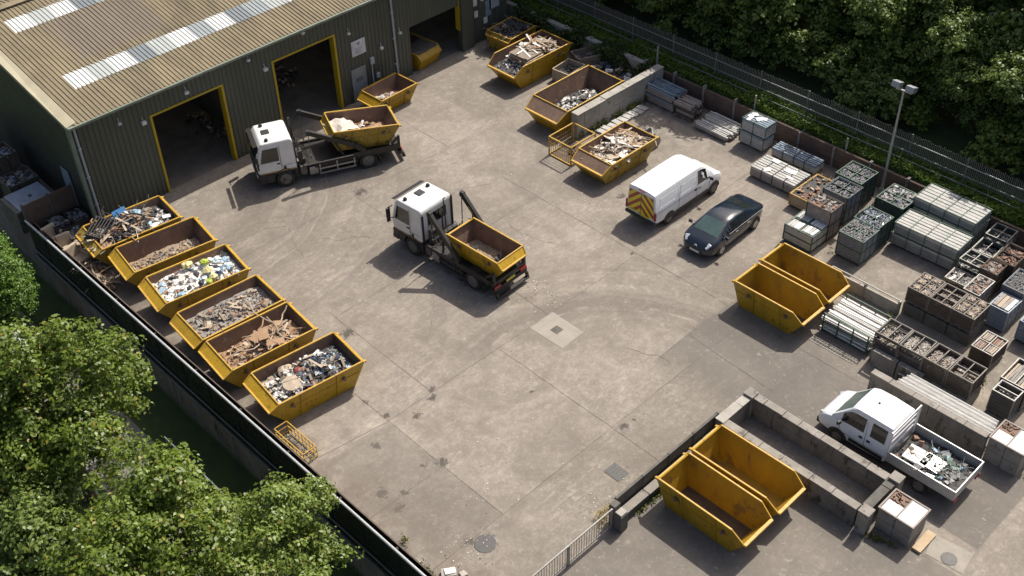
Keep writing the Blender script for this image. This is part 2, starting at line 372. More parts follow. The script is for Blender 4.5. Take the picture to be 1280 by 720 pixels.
n_ = len(ys_); b.add(vs, [(i*n_+j,(i+1)*n_+j,(i+1)*n_+j+1,i*n_+j+1) for i in range(9) for j in range(n_-1)])
struct(b.build('bank', mGrass, smooth=60))
# patches and joints
sheet('repair_patch', [(26.42,26.75),(26.46,24.84),(27.85,24.88),(27.87,26.78)], .008, mPatch)
sheet('concrete_strip', [(27.72,8.25),(28.72,8.5),(28.9,7.05),(27.85,6.9)], .012, mPatch)
jb = MB(); rj = random.Random(5)
def joint(p, q, w=.024):
    L = math.dist(p,q); n = max(2,int(L/.5)); dx,dy = (q[0]-p[0])/L,(q[1]-p[1])/L; prev = None
    for i in range(n+1):
        t_ = i/n; x = p[0]+dx*L*t_+rj.uniform(-.018,.018); y = p[1]+dy*L*t_+rj.uniform(-.018,.018); k = w*rj.uniform(.3,1.1)
        a = (x-dy*k/2, y+dx*k/2, .007); c = (x+dy*k/2, y-dx*k/2, .007)
        if prev: jb.quad(prev[0], prev[1], c, a)
        prev = (a,c)
for p,q in (((14.6,20.2),(33.4,20.3)),((18.4,26.9),(26.4,26.78)),((15.3,27.35),(18.4,26.9)),((27.86,26.78),(33.7,26.8)),((24.55,26.75),(24.48,17.5)),((18.43,20.2),(18.5,29.4)),((20.9,33.9),(20.8,27.0)),
            ((20.8,33.45),(33.7,33.42)),((33.66,36.),(33.65,26.8)),((33.65,21.6),(33.65,26.8)),((20.,40.1),(36.,40.)),((27.8,33.4),(27.6,26.8)),((38.9,27.0),(44.6,27.1)),((29.0,21.5),(33.6,21.62)),
            ((33.5,18.9),(33.5,14.6)),((36.5,33.3),(44.,33.1)),((27.3,40.),(27.2,33.4)),((33.6,40.),(33.6,46.4)),((14.6,23.6),(18.4,23.55)),((30.9,21.5),(30.6,16.9))):
    joint(p,q)
cr = random.Random(12)
def crack(x,y,a,n):
    for _ in range(n):
        x2 = x+math.cos(a)*.35; y2 = y+math.sin(a)*.35
        joint((x,y),(x2,y2),.022); x,y = x2,y2; a += cr.uniform(-.6,.6)
for c_ in ((20.6,40.6,.3,9),(21.2,42.2,-.5,8),(22.5,38.,1.2,10),(24.,38.5,-.8,7),(30.,36.5,.2,9),(36.,32.6,-.4,8),(28.4,22.9,-1.2,6),(23.,29.6,.6,7),(31.5,30.2,2.2,8),(40.,37.,-.3,6),(35.6,40.2,.1,8)): crack(*c_)
struct(jb.build('yard_joints', mJoint))
# litter: nobody could count the chips
lb = MB(); rl = random.Random(9)
for (cx,cy,sx,sy,n) in ((28.5,28.6,.5,.5,55),(28.2,27.2,.5,.4,30),(25.5,33.8,.5,.4,8),(17.,21.,1.6,1.2,40),(28,30,9,9,22),(22,23,4,3,30),(35.2,31.3,.5,.5,22),(22.,18.3,1.,.4,20),(44.,34.5,1.,.8,24),(16.3,19.9,.6,.5,35),(40,44,2,2,25),(27.,31.5,1.,2.,25)):
    for _ in range(n):
        s = rl.uniform(.015,.055)
        lb.obox((rl.gauss(cx,sx),rl.gauss(cy,sy),.012), (s,s*rl.uniform(.4,1),.02), (0,0,rl.uniform(0,6)), rl.choice((0,0,0,1)), .4, rl)
tag(lb.build('litter', [mWhiteB, mWoodD]), 'tiny pale chips and scraps scattered over the concrete yard', 'litter', kind='stuff')
# ------------------------------------------------------------------ warehouse
YF = 47.29; XL = 16.85; XR = 45.1; EAVE = 5.82; SL = .1703; YR = 57.1
wh = thing('warehouse', 'dark green corrugated metal warehouse with ochre roof and three wide doorways', 'warehouse', (0,0,0))
def rib_profile(x0, x1, pitch, amp):
    pts = []; x = x0
    while x < x1-1e-4:
        for fx,d in ((0,0),(.55,0),(.65,amp),(.9,amp)):
            xx = x+fx*pitch
            if xx < x1: pts.append((xx,d))
        x += pitch
    pts.append((x1,0)); return pts
fw_ = MB()
def clad(x0,x1,z0,z1):
    P = rib_profile(x0,x1,.26,.035)
    vs = [(x, YF-d, z0) for x,d in P]+[(x, YF-d, z1) for x,d in P]; n = len(P)
    fw_.add(vs, [(i,i+1,n+i+1,n+i) for i in range(n-1)])
    fw_.box(x0,x1,YF+.03,YF+.12,z0,z1)
D1 = (20.95,25.05,4.43); D2 = (28.15,32.17,4.48); D3 = (37.38,41.2,3.0)
clad(XL,D1[0],0,EAVE); clad(D1[0],D1[1],D1[2],EAVE); clad(D1[1],D2[0],0,EAVE); clad(D2[0],D2[1],D2[2],EAVE); clad(D2[1],D3[0],0,EAVE); clad(D3[0],D3[1],D3[2],EAVE); clad(D3[1],XR,0,EAVE)
fw_.build('front_wall', mClad, wh)
sw = MB(); zr = EAVE+SL*(YR-YF)
for X,t in ((XL,.1),(XR,-.1)):
    a,c = (X,X+t) if t > 0 else (X+t,X)
    sw.add([(x,y,z) for x in (a,c) for y,z in ((YF+.13,0),(YR*2-YF,0),(YR*2-YF,EAVE),(YR,zr),(YF+.13,EAVE+.02))], [(4,3,2,1,0),(5,6,7,8,9)]+[(i,(i+1)%5,5+(i+1)%5,5+i) for i in range(5)])
sw.box(XL+.1,XR-.1,YR*2-YF-.1,YR*2-YF,0,EAVE)
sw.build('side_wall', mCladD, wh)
iw = MB(); iw.box(XL+.11,XR-.11,YF+.125,YR*2-YF-.11,.004,.012); iw.build('shed_floor', M('shed_floor', (.17,.155,.135),(.11,.10,.088),1.,.9,world=True), wh)
iw = MB(); iw.box(26.55,26.65,YF+.13,58,0,5.7); iw.box(35.4,35.5,YF+.13,60,0,5.7); iw.box(XL+.12,XR-.12,58.,58.1,0,7.3); iw.build('inner_wall', mInt, wh)
# roof
def roof_strip(b, x0, x1, y0, y1, lift=0, pitch=.22, amp=.04):
    P = rib_profile(x0,x1,pitch,amp)
    zz = lambda y: EAVE+.03+SL*(min(y,2*YR-y)-YF)+lift
    vs = [(x,y0,zz(y0)+d) for x,d in P]+[(x,y1,zz(y1)+d) for x,d in P]; n = len(P)
    b.add(vs, [(i,i+1,n+i+1,n+i) for i in range(n-1)])
def roof_mat():
    m = bpy.data.materials.new('fibre_cement_roof'); m.use_nodes = True; t = NT(m)
    pos = t.n('ShaderNodeNewGeometry').outputs['Position']; sx = t.n('ShaderNodeSeparateXYZ'); t.l(pos, sx.inputs[0])
    mp = t.n('ShaderNodeMapping'); mp.inputs['Scale'].default_value = (1,.25,1); t.l(pos, mp.inputs[0])
    n1 = t.noise(mp.outputs[0], 1.2, 7, .65); n2 = t.noise(pos, 7, 6, .7)
    col = t.mix(t.ramp(n1,.35,.68), (.245,.200,.122), (.160,.130,.084))
    col = t.mix(t.math('MULTIPLY', t.ramp(n2,.52,.7), .5), col, (.31,.268,.175))
    n3 = t.noise(mp.outputs[0], .45, 6, .7)
    col = t.mix(t.math('MULTIPLY', t.ramp(n3,.48,.64), .7), col, (.115,.096,.064))
    # greyer, older sheets between the two skylight rows
    gx = t.math('MULTIPLY', t.mapr(sx.outputs[0], 19.6,20.3), t.mapr(sx.outputs[0], 24.6,25.1,1,0)); gy = t.math('MULTIPLY', t.mapr(sx.outputs[1], 50.9,51.3), t.mapr(sx.outputs[1], 54.4,54.8,1,0))
    col = t.mix(t.math('MULTIPLY', t.math('MULTIPLY', gx, gy), .7), col, (.17,.14,.115))
    t.l(col, t.b.inputs['Base Color']); t.b.inputs['Roughness'].default_value = .9; t.bump(n2, .3, .01); return m
mRoof = roof_mat()
rf = MB()
YE = YF-.22
for y0,y1 in ((YE,49.3),(50.46,52.6),(52.6,54.84),(55.94,YR)): roof_strip(rf, XL+.12, XR+.1, y0-(.08 if y0 in (YE,52.6) else 0), y1, .008 if y0 == 52.6 else 0)
for y0,y1 in ((49.3,50.46),(54.84,55.94)):
    roof_strip(rf, XL+.12, 18.56, y0, y1); roof_strip(rf, 18.55+21*1.14-.01, XR+.1, y0, y1)
roof_strip(rf, XL+.12, XR+.1, YR, 2*YR-YE)
roof = rf.build('roof', mRoof, wh)
b = MB(); b.bar((XL+.1,YR,EAVE+SL*(YR-YF)+.1),(XR,YR,EAVE+SL*(YR-YF)+.1),.5,.05); b.build('ridge_cap', mRoof, roof)
b = MB()
b.add([(XL-.08,YE,EAVE-.02),(XL+.42,YE,EAVE+.11-.02),(XL+.42,YR,zr+.11),(XL-.08,YR,zr+.11-.02),(XL-.08,YE,EAVE-.2),(XL-.08,YR,zr-.1)], [(0,1,2,3),(0,3,5,4)])
b.build('verge_flashing', mVerge, roof)
b = MB(); b.box(XL-.08,XR+.1,YE-.16,YE+.02,EAVE-.16,EAVE-.02); b.build('gutter', mGutter, roof, bevel=.02)
gr_c = {'w':(.80,.80,.78),'l':(.52,.55,.53),'g':(.36,.40,.41),'d':(.24,.27,.29)}
mSky = {k: M('skylight_sheet_'+n, v, tuple(x*.86 for x in v), 1.5, .45, spots=(tuple(x*.55 for x in v), 2.5, .60, True), stretch=(3,.4,1)) for (k,v),n in zip(gr_c.items(),('white','pale','grey','dark'))}
for m_ in mSky.values():
    nt_ = m_.node_tree; pb = [n for n in nt_.nodes if n.type == 'BSDF_PRINCIPLED'][0]; mo = [n for n in nt_.nodes if n.type == 'OUTPUT_MATERIAL'][0]
    tr = nt_.nodes.new('ShaderNodeBsdfTranslucent'); tr.inputs[0].default_value = (.8,.8,.76,1); ms = nt_.nodes.new('ShaderNodeMixShader'); ms.inputs[0].default_value = .2
    nt_.links.new(pb.outputs[0], ms.inputs[1]); nt_.links.new(tr.outputs[0], ms.inputs[2]); nt_.links.new(ms.outputs[0], mo.inputs[0])
for seq, y0, y1 in (('wlwdlwgwdglwlgwldwglw',49.25,50.52),('wlwdgwlwglwdlwgwldwgl',54.78,56.0)):
    for i,k in enumerate(seq):
        x0 = 18.55+i*1.14
        s = MB(); roof_strip(s, x0, x0+1.14, y0, y1, .018); s.build('skylight', mSky[k], roof)
# door frames
for x0,x1,z1 in (D1,D2):
    b = MB(); b.box(x0-.06,x0+.07,YF-.06,YF+.3,0,z1); b.box(x1-.07,x1+.06,YF-.06,YF+.34,0,z1); b.box(x0-.06,x1+.06,YF-.06,YF+.24,z1,z1+.1)
    b.build('door_frame', mYfr, wh, bevel=.01)
b = MB(); b.box(D3[1]-.04,D3[1]+.30,YF-.05,YF+.3,1.35,D3[2]+.55); b.build('door_post', mYfr, wh)
b = MB(); b.box(D3[1]+.005,D3[1]+.95,YF-.22,YF-.04,0,EAVE-.2); b.build('pillar', mClad, wh)
b = MB(); b.box(32.98,34.0,YF-.075,YF-.04,0,2.03); pd = b.build('personnel_door', mDoorG, wh, bevel=.01)
b = MB(); b.box(33.25,33.75,YF-.085,YF-.076,1.2,1.45); b.build('door_notice', mSignG, pd)
b = MB(); b.tube([(33.88,YF-.09,1.0),(33.88,YF-.14,1.0),(33.75,YF-.14,1.0)],.018); b.build('handle', mChrome, pd)
b = MB(); b.box(33.2,34.15,YF-.075,YF-.045,2.78,3.68); sg = b.build('sign_board', mSign, wh)
b = MB()
for dx,dz,s in ((0,0,.10),(.1,.03,.07),(.05,-.09,.07),(-.12,.02,.05)): b.obox((33.66+dx,YF-.079,3.48+dz),(s,.004,s),(0,.6,0))
for k,(a_,c_) in enumerate(((.2,.75),(.25,.7),(.15,.8),(.2,.65),(.22,.76),(.3,.62))): b.box(33.2+a_,33.2+c_,YF-.080,YF-.077,3.22-k*.07,3.235-k*.07)
b.build('sign_print', mSignG, sg)
# drain pipes, lamps, boxes on the wall
for x,x2 in ((17.12,17.12),(36.15,36.22)):
    b = MB(); b.tube([(x,YF-.1,EAVE-.15),(x2,YF-.1,.05)],.06,8)
    for z in (1.2,2.8,4.4): b.box(x-.09,x+.09,YF-.13,YF-.04,z,z+.06)
    b.build('drainpipe', mPipe, wh, smooth=40)
b = MB(); b.box(XL-.02,XL+.14,YF-.06,YF+.2,0,EAVE-.15); b.build('corner_flashing', mGutter, wh)
for x,z,s in ((19.31,4.85,.16),(20.5,4.35,.24),(23.04,4.95,.22),(26.74,5.25,.18),(27.64,4.35,.24),(30.2,5.45,.2),(33.1,4.3,.16),(36.6,3.0,.18),(35.2,2.6,.2)):
    b = MB(); b.box(x-s/2,x+s/2,YF-.2,YF-.03,z-s*.35,z+s*.35); b.bar((x,YF-.04,z+.3),(x,YF-.1,z+.1),.03)
    b.build('wall_lamp', mPlateW, wh, bevel=.02)
b = MB(); b.box(34.35,34.6,YF-.16,YF-.04,1.9,2.3); b.box(34.42,34.48,YF-.09,YF-.04,.5,1.9); b.box(34.7,34.9,YF-.14,YF-.04,.9,1.2); b.build('meter_box', mPipe, wh)
for x,z,w_,h_,m_ in ((42.45,2.75,.3,.5,mPlateW),(42.5,1.95,.28,.42,mPlateW),(43.1,2.9,.35,.55,mSign),(43.25,1.3,.3,.4,mPlateW),(44.0,2.6,.8,1.5,mPipe),(43.5,2.0,.45,1.0,mBlueP)):
    b = MB(); b.box(x-w_/2,x+w_/2,YF-.07,YF-.04,z-h_/2,z+h_/2); b.build('wall_panel', m_, wh)
b = MB(); b.box(16.76,16.80,48.7,49.5,.4,2.6); b.build('side_door', mBlueP, wh)
# ------------------------------------------------------------------ skips: local x runs from the lip end (-) to the back end (+)
class Skip:
    def __init__(s, L, W, H, lipd=.42, cut=.34, base_lip=.75, base_back=.45, draft=.27, closed=True):
        s.L,s.W,s.H = L,W,H; s.lipd,s.cut,s.closed = lipd,cut,closed
        s.P = [(-L/2+base_lip,0),(L/2-base_back,0),(L/2,H-.10),(L/2-.10,H),(-L/2+cut,H),(-L/2,H-lipd)]
        s.wt = W/2; s.wb = W/2-draft
    def hw(s, z): return s.wb+(s.wt-s.wb)*z/s.H
    def xr(s, z):
        P = s.P; t1 = min(1, z/P[2][1]); t0 = z/P[5][1]
        x1 = P[1][0]+(P[2][0]-P[1][0])*t1
        x0 = P[0][0]+(P[5][0]-P[0][0])*t0 if t0 <= 1 else P[5][0]+(P[4][0]-P[5][0])*(z-P[5][1])/(P[4][1]-P[5][1])
        return x0, x1

def make_skip(label, loc, rotz, S, paint=None, inside=None, group=None, rot=None, floor=None, rusty_cut=False):
    paint = paint or mY; inside = inside or mRust; floor = floor or mDirt
    t = thing('skip', label, 'skip', loc, rotz, group, rot)
    P = S.P; th = .03
    q = lambda i, sd: (P[i][0], sd*S.hw(P[i][1]), P[i][1])
    b = MB()
    b.plate([q(i,-1) for i in range(6)], th, 0, 1)
    b.plate([q(i,1) for i in (5,4,3,2,1,0)], th, 0, 1)
    def end(i,j,m0=0):
        pl = [Vector(v) for v in (q(i,-1),q(j,-1),q(j,1),q(i,1))]; n_ = (pl[1]-pl[0]).cross(pl[2]-pl[1]); c_ = sum(pl,Vector())/4
        if n_.dot(c_-Vector((0,0,S.H*.5))) < 0: pl.reverse()
        b.plate(pl, th, m0, 1)
    end(1,2); end(2,3); end(5,0)
    if S.closed: end(4,5,1 if rusty_cut else 0)
    b.plate([q(0,1),q(1,1),q(1,-1),q(0,-1)], th, 0, 2)
    # folded panel creases and door pockets
    for sd in (-1,1):
        for fx in (-.18,.2):
            x = fx*S.L
            b.bar((x, sd*(S.hw(.06)+.012), .06), (x, sd*(S.hw(S.H-.08)+.012), S.H-.08), .07, .03, 0)
        b.bar((P[0][0]+.1, sd*(S.hw(S.H*.62)+.008), S.H*.62), (P[1][0]+.2, sd*(S.hw(S.H*.62)+.008), S.H*.62), .03, .02, 0)
    b.build('body', [paint, inside, floor], t)
    r = MB(); w_ = .055
    for sd in (-1,1):
        pts = [q(2,sd),q(3,sd),q(4,sd),q(5,sd)]
        for a,c in zip(pts,pts[1:]): r.bar(a,c,w_,w_)
        r.bar(q(4,sd),q(3,sd),.075,.075)
    r.bar(q(2,-1),q(2,1),.07,.07); r.bar(q(5,-1),q(5,1),.13 if S.lipd > .38 else .085,.10 if S.lipd > .38 else .075)
    if S.closed: r.bar(q(4,-1),q(4,1),.06,.06)
    r.build('rim', mYrim, t, bevel=.012)
    for sd in (-1,1):
        for fx in (-.27,.27):
            z_ = S.H*.70; x = fx*S.L; y = sd*S.hw(z_)
            l = MB(); l.obox((x,y+sd*.02,z_),(.15,.03,.17),(0,0,0)); l.tube([(x,y,z_),(x,y+sd*.13,z_)],.05,10); l.tube([(x,y+sd*.10,z_),(x,y+sd*.14,z_)],.075,10)
            l.build('lifting_lug', mRust, t)
    for sd in (-1,1):
        l = MB(); x = S.L/2-.02; y = sd*(S.hw(S.H-.1)-.06); l.obox((x+.05,y,S.H-.11),(.16,.09,.09),(0,.3,0)); l.build('corner_hook', mYrim, t)
    return t

def bent(b, p, L, r, m, rnd, n=4, z=0):
    a = rnd.uniform(0,6.28); pts = [Vector(p)]
    tilt = rnd.uniform(-.12,.45)
    for _ in range(n):
        a += rnd.uniform(-.7,.7); tilt += rnd.uniform(-.35,.25)
        pts.append(pts[-1]+Vector((math.cos(a)*math.cos(tilt),math.sin(a)*math.cos(tilt),math.sin(tilt)))*(L/n))
    b.tube(pts, r, 5, m)

def make_load(name, label, S, loc, rotz, mats, items, h0, amp, seed, xc=0., xw=1., base_m=0, cover=(0.,1.), rot=None, ground=False, cat='rubble', zo=0.):
    """mound plus loose pieces; items = [(kind, count, lo, hi, material index, (fx0, fx1), lift)]"""
    rnd = random.Random(seed); b = MB()
    def top(fx, fy):
        e = math.exp(-((fx-.5-xc)/(.34*xw))**2)*(1-.55*(2*fy-1)**2)
        return h0+amp*e+.10*noise.noise((fx*5+seed,fy*4,seed*.7))
    nx,ny = 26,12; vs = []
    for i in range(nx+1):
        for j in range(ny+1):
            fx = cover[0]+(cover[1]-cover[0])*i/nx; fy = j/ny; z_ = max(.05, top(fx,fy))
            x0,x1 = S.xr(min(z_,S.H-.03)); hw = S.hw(min(z_,S.H-.03))-.045
            jx = rnd.uniform(-.04,.04) if 0 < i < nx else 0; jz = rnd.uniform(-.03,.03)
            vs.append((x0+.06+(x1-x0-.12)*fx+jx, -hw+2*hw*fy, z_+jz))
    b.add(vs, [(i*(ny+1)+j,(i+1)*(ny+1)+j,(i+1)*(ny+1)+j+1,i*(ny+1)+j+1) for i in range(nx) for j in range(ny)], base_m)
    for kind,n,lo,hi,m,fr,lift in items:
        for _ in range(n):
            fx = rnd.uniform(*fr); fy = rnd.uniform(.05,.95); mi = rnd.choice(m) if isinstance(m,tuple) else m
            z_ = max(.06, top(fx,fy)); x0,x1 = S.xr(min(z_,S.H-.03)); hw = S.hw(min(z_,S.H-.03))-.12
            s = lo+(hi-lo)*rnd.random()**1.6
            x = x0+.15+(x1-x0-.3)*fx; y = -hw+2*hw*fy
            mx = x1-.1-abs(x) if False else 9
            p = (x, y, z_+lift+s*.12)
            rt_ = (rnd.uniform(-.5,.5),rnd.uniform(-.5,.5),rnd.uniform(0,6.28))
            if kind == 'chunk': b.obox(p,(s,s*rnd.uniform(.5,.9),s*rnd.uniform(.35,.8)),(rnd.uniform(-1,1),rnd.uniform(-1,1),rnd.uniform(0,6.28)),mi,.45,rnd)
            elif kind == 'sheet': b.obox(p,(s,s*rnd.uniform(.4,.8),.018),rt_,mi,.25,rnd)
            elif kind == 'plank':
                s2 = min(s, 2*hw*.9) if abs(math.sin(rt_[2])) > .6 else s
                b.obox((min(max(x,x0+s2*.4),x1-s2*.4),y*.8,p[2]+.05),(s2,.1,.03),(rt_[0]*.5,rt_[1]*.45,rt_[2]),mi,.05,rnd)
            elif kind == 'rod': bent(b,(x*.9,y*.8,p[2]+.04),s,.014,mi,rnd)
            elif kind == 'strip': bent(b,(x*.9,y*.8,p[2]+.06),s,.032,mi,rnd,5)
            elif kind == 'bag':
                k = 7; vs = []
                for a in range(5):
                    for c in range(k):
                        th = math.pi*(a+.5)/5; ph = 2*math.pi*c/k; rr_ = s*.5*rnd.uniform(.65,1.1)
                        vs.append((x+rr_*math.sin(th)*math.cos(ph), y+rr_*math.sin(th)*math.sin(ph), p[2]+rr_*.62*math.cos(th)))
                b.add(vs, [(a*k+c,a*k+(c+1)%k,(a+1)*k+(c+1)%k,(a+1)*k+c) for a in range(4) for c in range(k)]+[tuple(range(k-1,-1,-1)),tuple(4*k+c for c in range(k))], mi)
    o = b.build(name, mats, None, loc, rotz, rot=rot)
    return tag(o, label, cat, kind='stuff')

mSoil = M('brown_hardcore', (.36,.27,.185), (.25,.18,.12), 5, .95, spots=((.46,.38,.29), 9, .6), bump=.6, bscale=30)
mPlas = M('plaster_white', (.72,.70,.66), (.56,.53,.48), 5, .8)
mGrey = M('broken_grey_rubble', (.32,.30,.275), (.19,.175,.16), 6, .9)
mBrk  = M('broken_brick', (.33,.19,.13), (.22,.13,.09), 6, .9)
mCard = M('brown_cardboard', (.37,.235,.14), (.27,.17,.10), 3, .85)
mDark = M('charred_scrap_and_gap_shade', (.03,.03,.032), (.055,.05,.048), 5, .7)
mScr  = M('scrap_metal', (.25,.25,.25), (.12,.12,.12), 6, .45, .5)
mLtBl = M('pale_blue_plastic', (.36,.50,.60), (.26,.38,.47), 5, .5)
mRedI = M('red_plastic', (.42,.07,.045), (.30,.05,.035), 5, .5)
mYelI = M('cream_foam', (.70,.62,.30), (.60,.52,.25), 5, .7)
mGrnI = M('lime_plastic', (.42,.52,.06), None, 5, .5)
mTan  = M('tan_board', (.48,.39,.29), (.36,.29,.21), 4, .8)
mDkBl = M('navy_fabric', (.035,.06,.10), (.025,.04,.07), 5, .8)
LM = [mSoil,mPlas,mGrey,mBrk,mCard,mDark,mScr,mLtBl,mRedI,mYelI,mGrnI,mTan,mDkBl,mWood,mWhiteB]
#      0     1     2     3    4     5     6    7     8     9     10    11   12    13    14
A0 = (0.02,.98)
BIG = dict(L=4.4,W=2.28,H=1.4,lipd=.27,cut=.44)
G1 = 'loaded skips along the black fence'
rows = [ # centre x, y, rot, label, load name, load label, load args
 (17.15,30.48,-6.5,'bright yellow skip nearest the bottom of the fence row, holding white and dark scrap'),
 (16.95,33.45,-5.5,'yellow skip with brown cardboard and long timber strips, beside the nearest skip of the row'),
 (17.10,35.92,-4.5,'yellow skip of grey brown rubble between the cardboard skip and the bag skip'),
 (17.35,38.95,-8,'yellow skip piled with white and blue plastic bags in the fence row'),
 (17.5,41.85,-8,'yellow skip with low brown earth and bare rusty sides in the fence row'),
 (17.3,44.5,-6,'yellow skip heaped with timber and junk at the building corner')]
SB = Skip(**BIG)
for i,(x,y,a,lab) in enumerate(rows):
    make_skip(lab,(x,y,0),R(a),SB,mY if i in (0,1) else (mY2 if i == 5 else mY),mRust,G1)
def rowload(i,*a,**k):
    x,y,an,_ = rows[i]; return make_load(a[0],a[1],SB,(x,y,0),R(an),LM,*a[2:],**k)
rowload(0,'mixed_waste','white plaster lumps and dark blue scrap heaped in the nearest skip of the row',
 [('chunk',150,.08,.34,(1,14,1,11),(.04,.50),.02),('chunk',60,.08,.3,(5,5,3,2),(.1,.6),.0),('chunk',190,.06,.26,(5,6,7,2,12,1,5),(.45,.97),.02),('sheet',50,.2,.5,(6,7,12,5,14),(.45,.95),.05),('rod',26,.4,.9,(5,6,13),(.4,.95),.05),('bag',4,.3,.45,(8,8,3),(.40,.52),.06),('bag',3,.4,.55,(1,11),(.3,.45),.06),('bag',9,.3,.5,(5,12),(.5,.8),.05),('plank',6,.5,.9,(13,11),(.4,.95),.08)],
 .86,.36,21,xc=.12,base_m=5)
rowload(1,'timber_waste','brown cardboard, branches and long pale strips thrown in a skip',
 [('chunk',260,.05,.22,(0,4,3,11,13),A0,.0),('sheet',64,.2,.55,(4,4,11),(.2,.95),.03),('plank',14,.4,.9,(13,4,11),(.45,.97),.04),('strip',18,.8,1.6,(4,13,11),(.3,.9),.05),('sheet',3,.8,1.1,4,(.5,.65),.28)],
 .62,.34,22,xc=.2,base_m=4)
rowload(2,'brick_rubble','grey and brown broken bricks and slabs filling a skip to just under its rim',
 [('chunk',420,.06,.24,(2,2,0,3,11,13),A0,.01),('plank',7,.4,.8,(13,11),(.2,.9),.02),('sheet',50,.2,.45,(2,2,11,13,4),(.1,.95),.02),('rod',12,.4,.8,(6,),A0,.05)],
 .92,.18,23,xc=.1,base_m=2)
rowload(3,'bagged_waste','white and pale blue plastic bags and packaging heaped above the rim of a skip',
 [('bag',70,.2,.45,(14,1,14,7,14),A0,.02),('chunk',160,.07,.25,(1,14,7,11,14,3),A0,.02),('sheet',44,.2,.55,(14,7,11,5,4),A0,.05),('bag',3,.5,.65,(9,9),(.5,.68),.18),('bag',2,.4,.5,10,(.55,.7),.2),('bag',7,.3,.5,(12,5),(.3,.8),.06),('bag',4,.3,.45,(7,),(.75,.95),.08),('strip',10,.5,1.0,(13,11),A0,.06)],
 .98,.34,24,xc=.05,base_m=1)
rowload(4,'earth','low strip of brown earth and stones lying along the floor of a skip',
 [('chunk',330,.05,.2,(0,0,0,11,2),A0,.0),('chunk',30,.15,.3,(0,2),(.4,.9),.0)], .46,.20,25,xc=.12,base_m=0)
rowload(5,'mixed_waste','tangled timber, white rubble and wire heaped over the rim of the skip at the building corner',
 [('chunk',230,.06,.26,(1,14,2,14,5),(.4,.98),.02),('chunk',190,.08,.32,(5,3,13,2,4),(.02,.6),.02),('plank',28,.6,1.6,(13,4,11,13,5),(.05,.7),.05),('strip',26,.6,1.5,(5,13,4),(.05,.7),.08),('rod',50,.5,1.4,(5,6),(.0,.7),.08),('sheet',26,.3,.7,(5,4,14,6),(.05,.95),.08),('bag',4,.3,.5,(7,),(.5,.75),.2)],
 .95,.5,26,xc=-.02,base_m=5)
b = MB()   # the dark slatted crate thrown on the heap
for k in range(6): b.box(-.55,.55,-.4+k*.14,-.4+k*.14+.05,.30,.34)
for k in range(7): b.box(-.55+k*.17,-.5+k*.17,-.42,-.38,-.3,.32); b.box(-.55+k*.17,-.5+k*.17,.36,.40,-.3,.32)
b.box(-.57,-.53,-.42,.4,-.3,.33); b.box(.53,.57,-.42,.4,-.3,.33)
tag(b.build('slatted_crate',mDark,None,(16.05,44.9,1.42),rot=(.15,-.25,.5)),'dark slatted crate lying tilted on the timber heap in the skip at the building corner','crate')
b = MB(); b.box(-.38,.38,-.03,.03,-.22,.22); b.box(-.3,.3,.03,.045,-.14,.14)
tag(b.build('blue_panel',mBlueI,None,(17.3,45.15,1.66),rot=(-.6,.1,.2)),'bright blue plastic panel sticking out of the heap beside the building corner','panel')
b = MB(); b.lathe([(.0,0),(.34,.0),(.40,.03),(.38,.06),(.0,.1)],18,'Z')
tag(b.build('round_board',mTan,None,(16.45,30.35,1.17),rot=(.12,-.1,0)),'round cream board lying among white lumps in the nearest skip','board')

# skips by the top wall
ST1 = Skip(4.65,2.3,1.5,.5,.62,.7,.5,.22,closed=False)
make_skip('large yellow skip stacked with old boards beside the overgrown bank, farthest along the wall',(42.2,42.43,0),0,ST1,mY,mRust)
make_load('boards','flat brown boards and pale strips stacked in the skip beside the overgrown bank',ST1,(42.2,42.43,0),0,LM,
 [('chunk',70,.08,.25,(1,5,6,2),(.06,.3),.0),('plank',60,.6,1.4,(11,13,4,14),(.3,.95),.12),('sheet',60,.3,.8,(11,14,4,1,6),(.3,.97),.10),('chunk',60,.08,.3,(1,11,13),(.3,.97),.06),('rod',20,.4,.9,(5,6),A0,.06),('bag',5,.3,.5,(12,7),(.8,.97),.1)],
 .85,.45,31,xc=.1,base_m=5,cat='boards')
bs = MB(); rb_ = random.Random(4)
for k in range(8):
    bs.obox((41.85+rb_.uniform(-.04,.04),42.35+rb_.uniform(-.05,.05),.62+k*.12),(1.25+rb_.uniform(-.1,.1),1.35+rb_.uniform(-.15,.1),.085),(0,0,rb_.uniform(-.08,.08)),k%2)
tag(bs.build('board_stack',[mTan,mWood]),'square stack of brown boards standing inside the skip beside the bank','board stack')
ST2 = Skip(5.25,2.55,1.5,.5,.72,.55,.55,.34,closed=True)
make_skip('largest yellow skip, deep and nearly empty, parked against the concrete block wall',(40.68,37.45,0),0,ST2,mY,mRust,rusty_cut=True)
make_load('shards','thin layer of black and white shards on the floor of the largest skip',ST2,(40.68,37.45,0),0,LM,
 [('chunk',210,.06,.22,(5,5,1,14,6,1),(.2,.95),.0),('sheet',120,.15,.42,(14,5,1,6,5),(.2,.95),.02),('rod',10,.4,.8,(13,),A0,.06)],.42,.16,32,xc=.1,base_m=5)
ST3 = Skip(4.25,2.25,1.3,.4,.62,.6,.5,.28,closed=True)
make_skip('rusty yellow skip full of plasterboard and timber beside the yellow cage and white van',(38.35,32.45,0),0,ST3,mY2,mRust,rusty_cut=True)
make_load('plasterboard','cream plasterboard pieces and twisted brown timber filling the skip beside the yellow cage',ST3,(38.35,32.45,0),0,LM,
 [('sheet',70,.35,.85,(1,14,1,11),(.05,.75),.07),('chunk',110,.06,.24,(1,11,13,4),A0,.0),('plank',14,.5,1.2,(13,4,11),(.5,.97),.06),('strip',26,.6,1.4,(13,11,4,13),(.3,.97),.08),('sheet',20,.3,.6,(4,11),(.6,.97),.1)],
 .82,.26,33,xc=.18,base_m=11,cat='plasterboard')
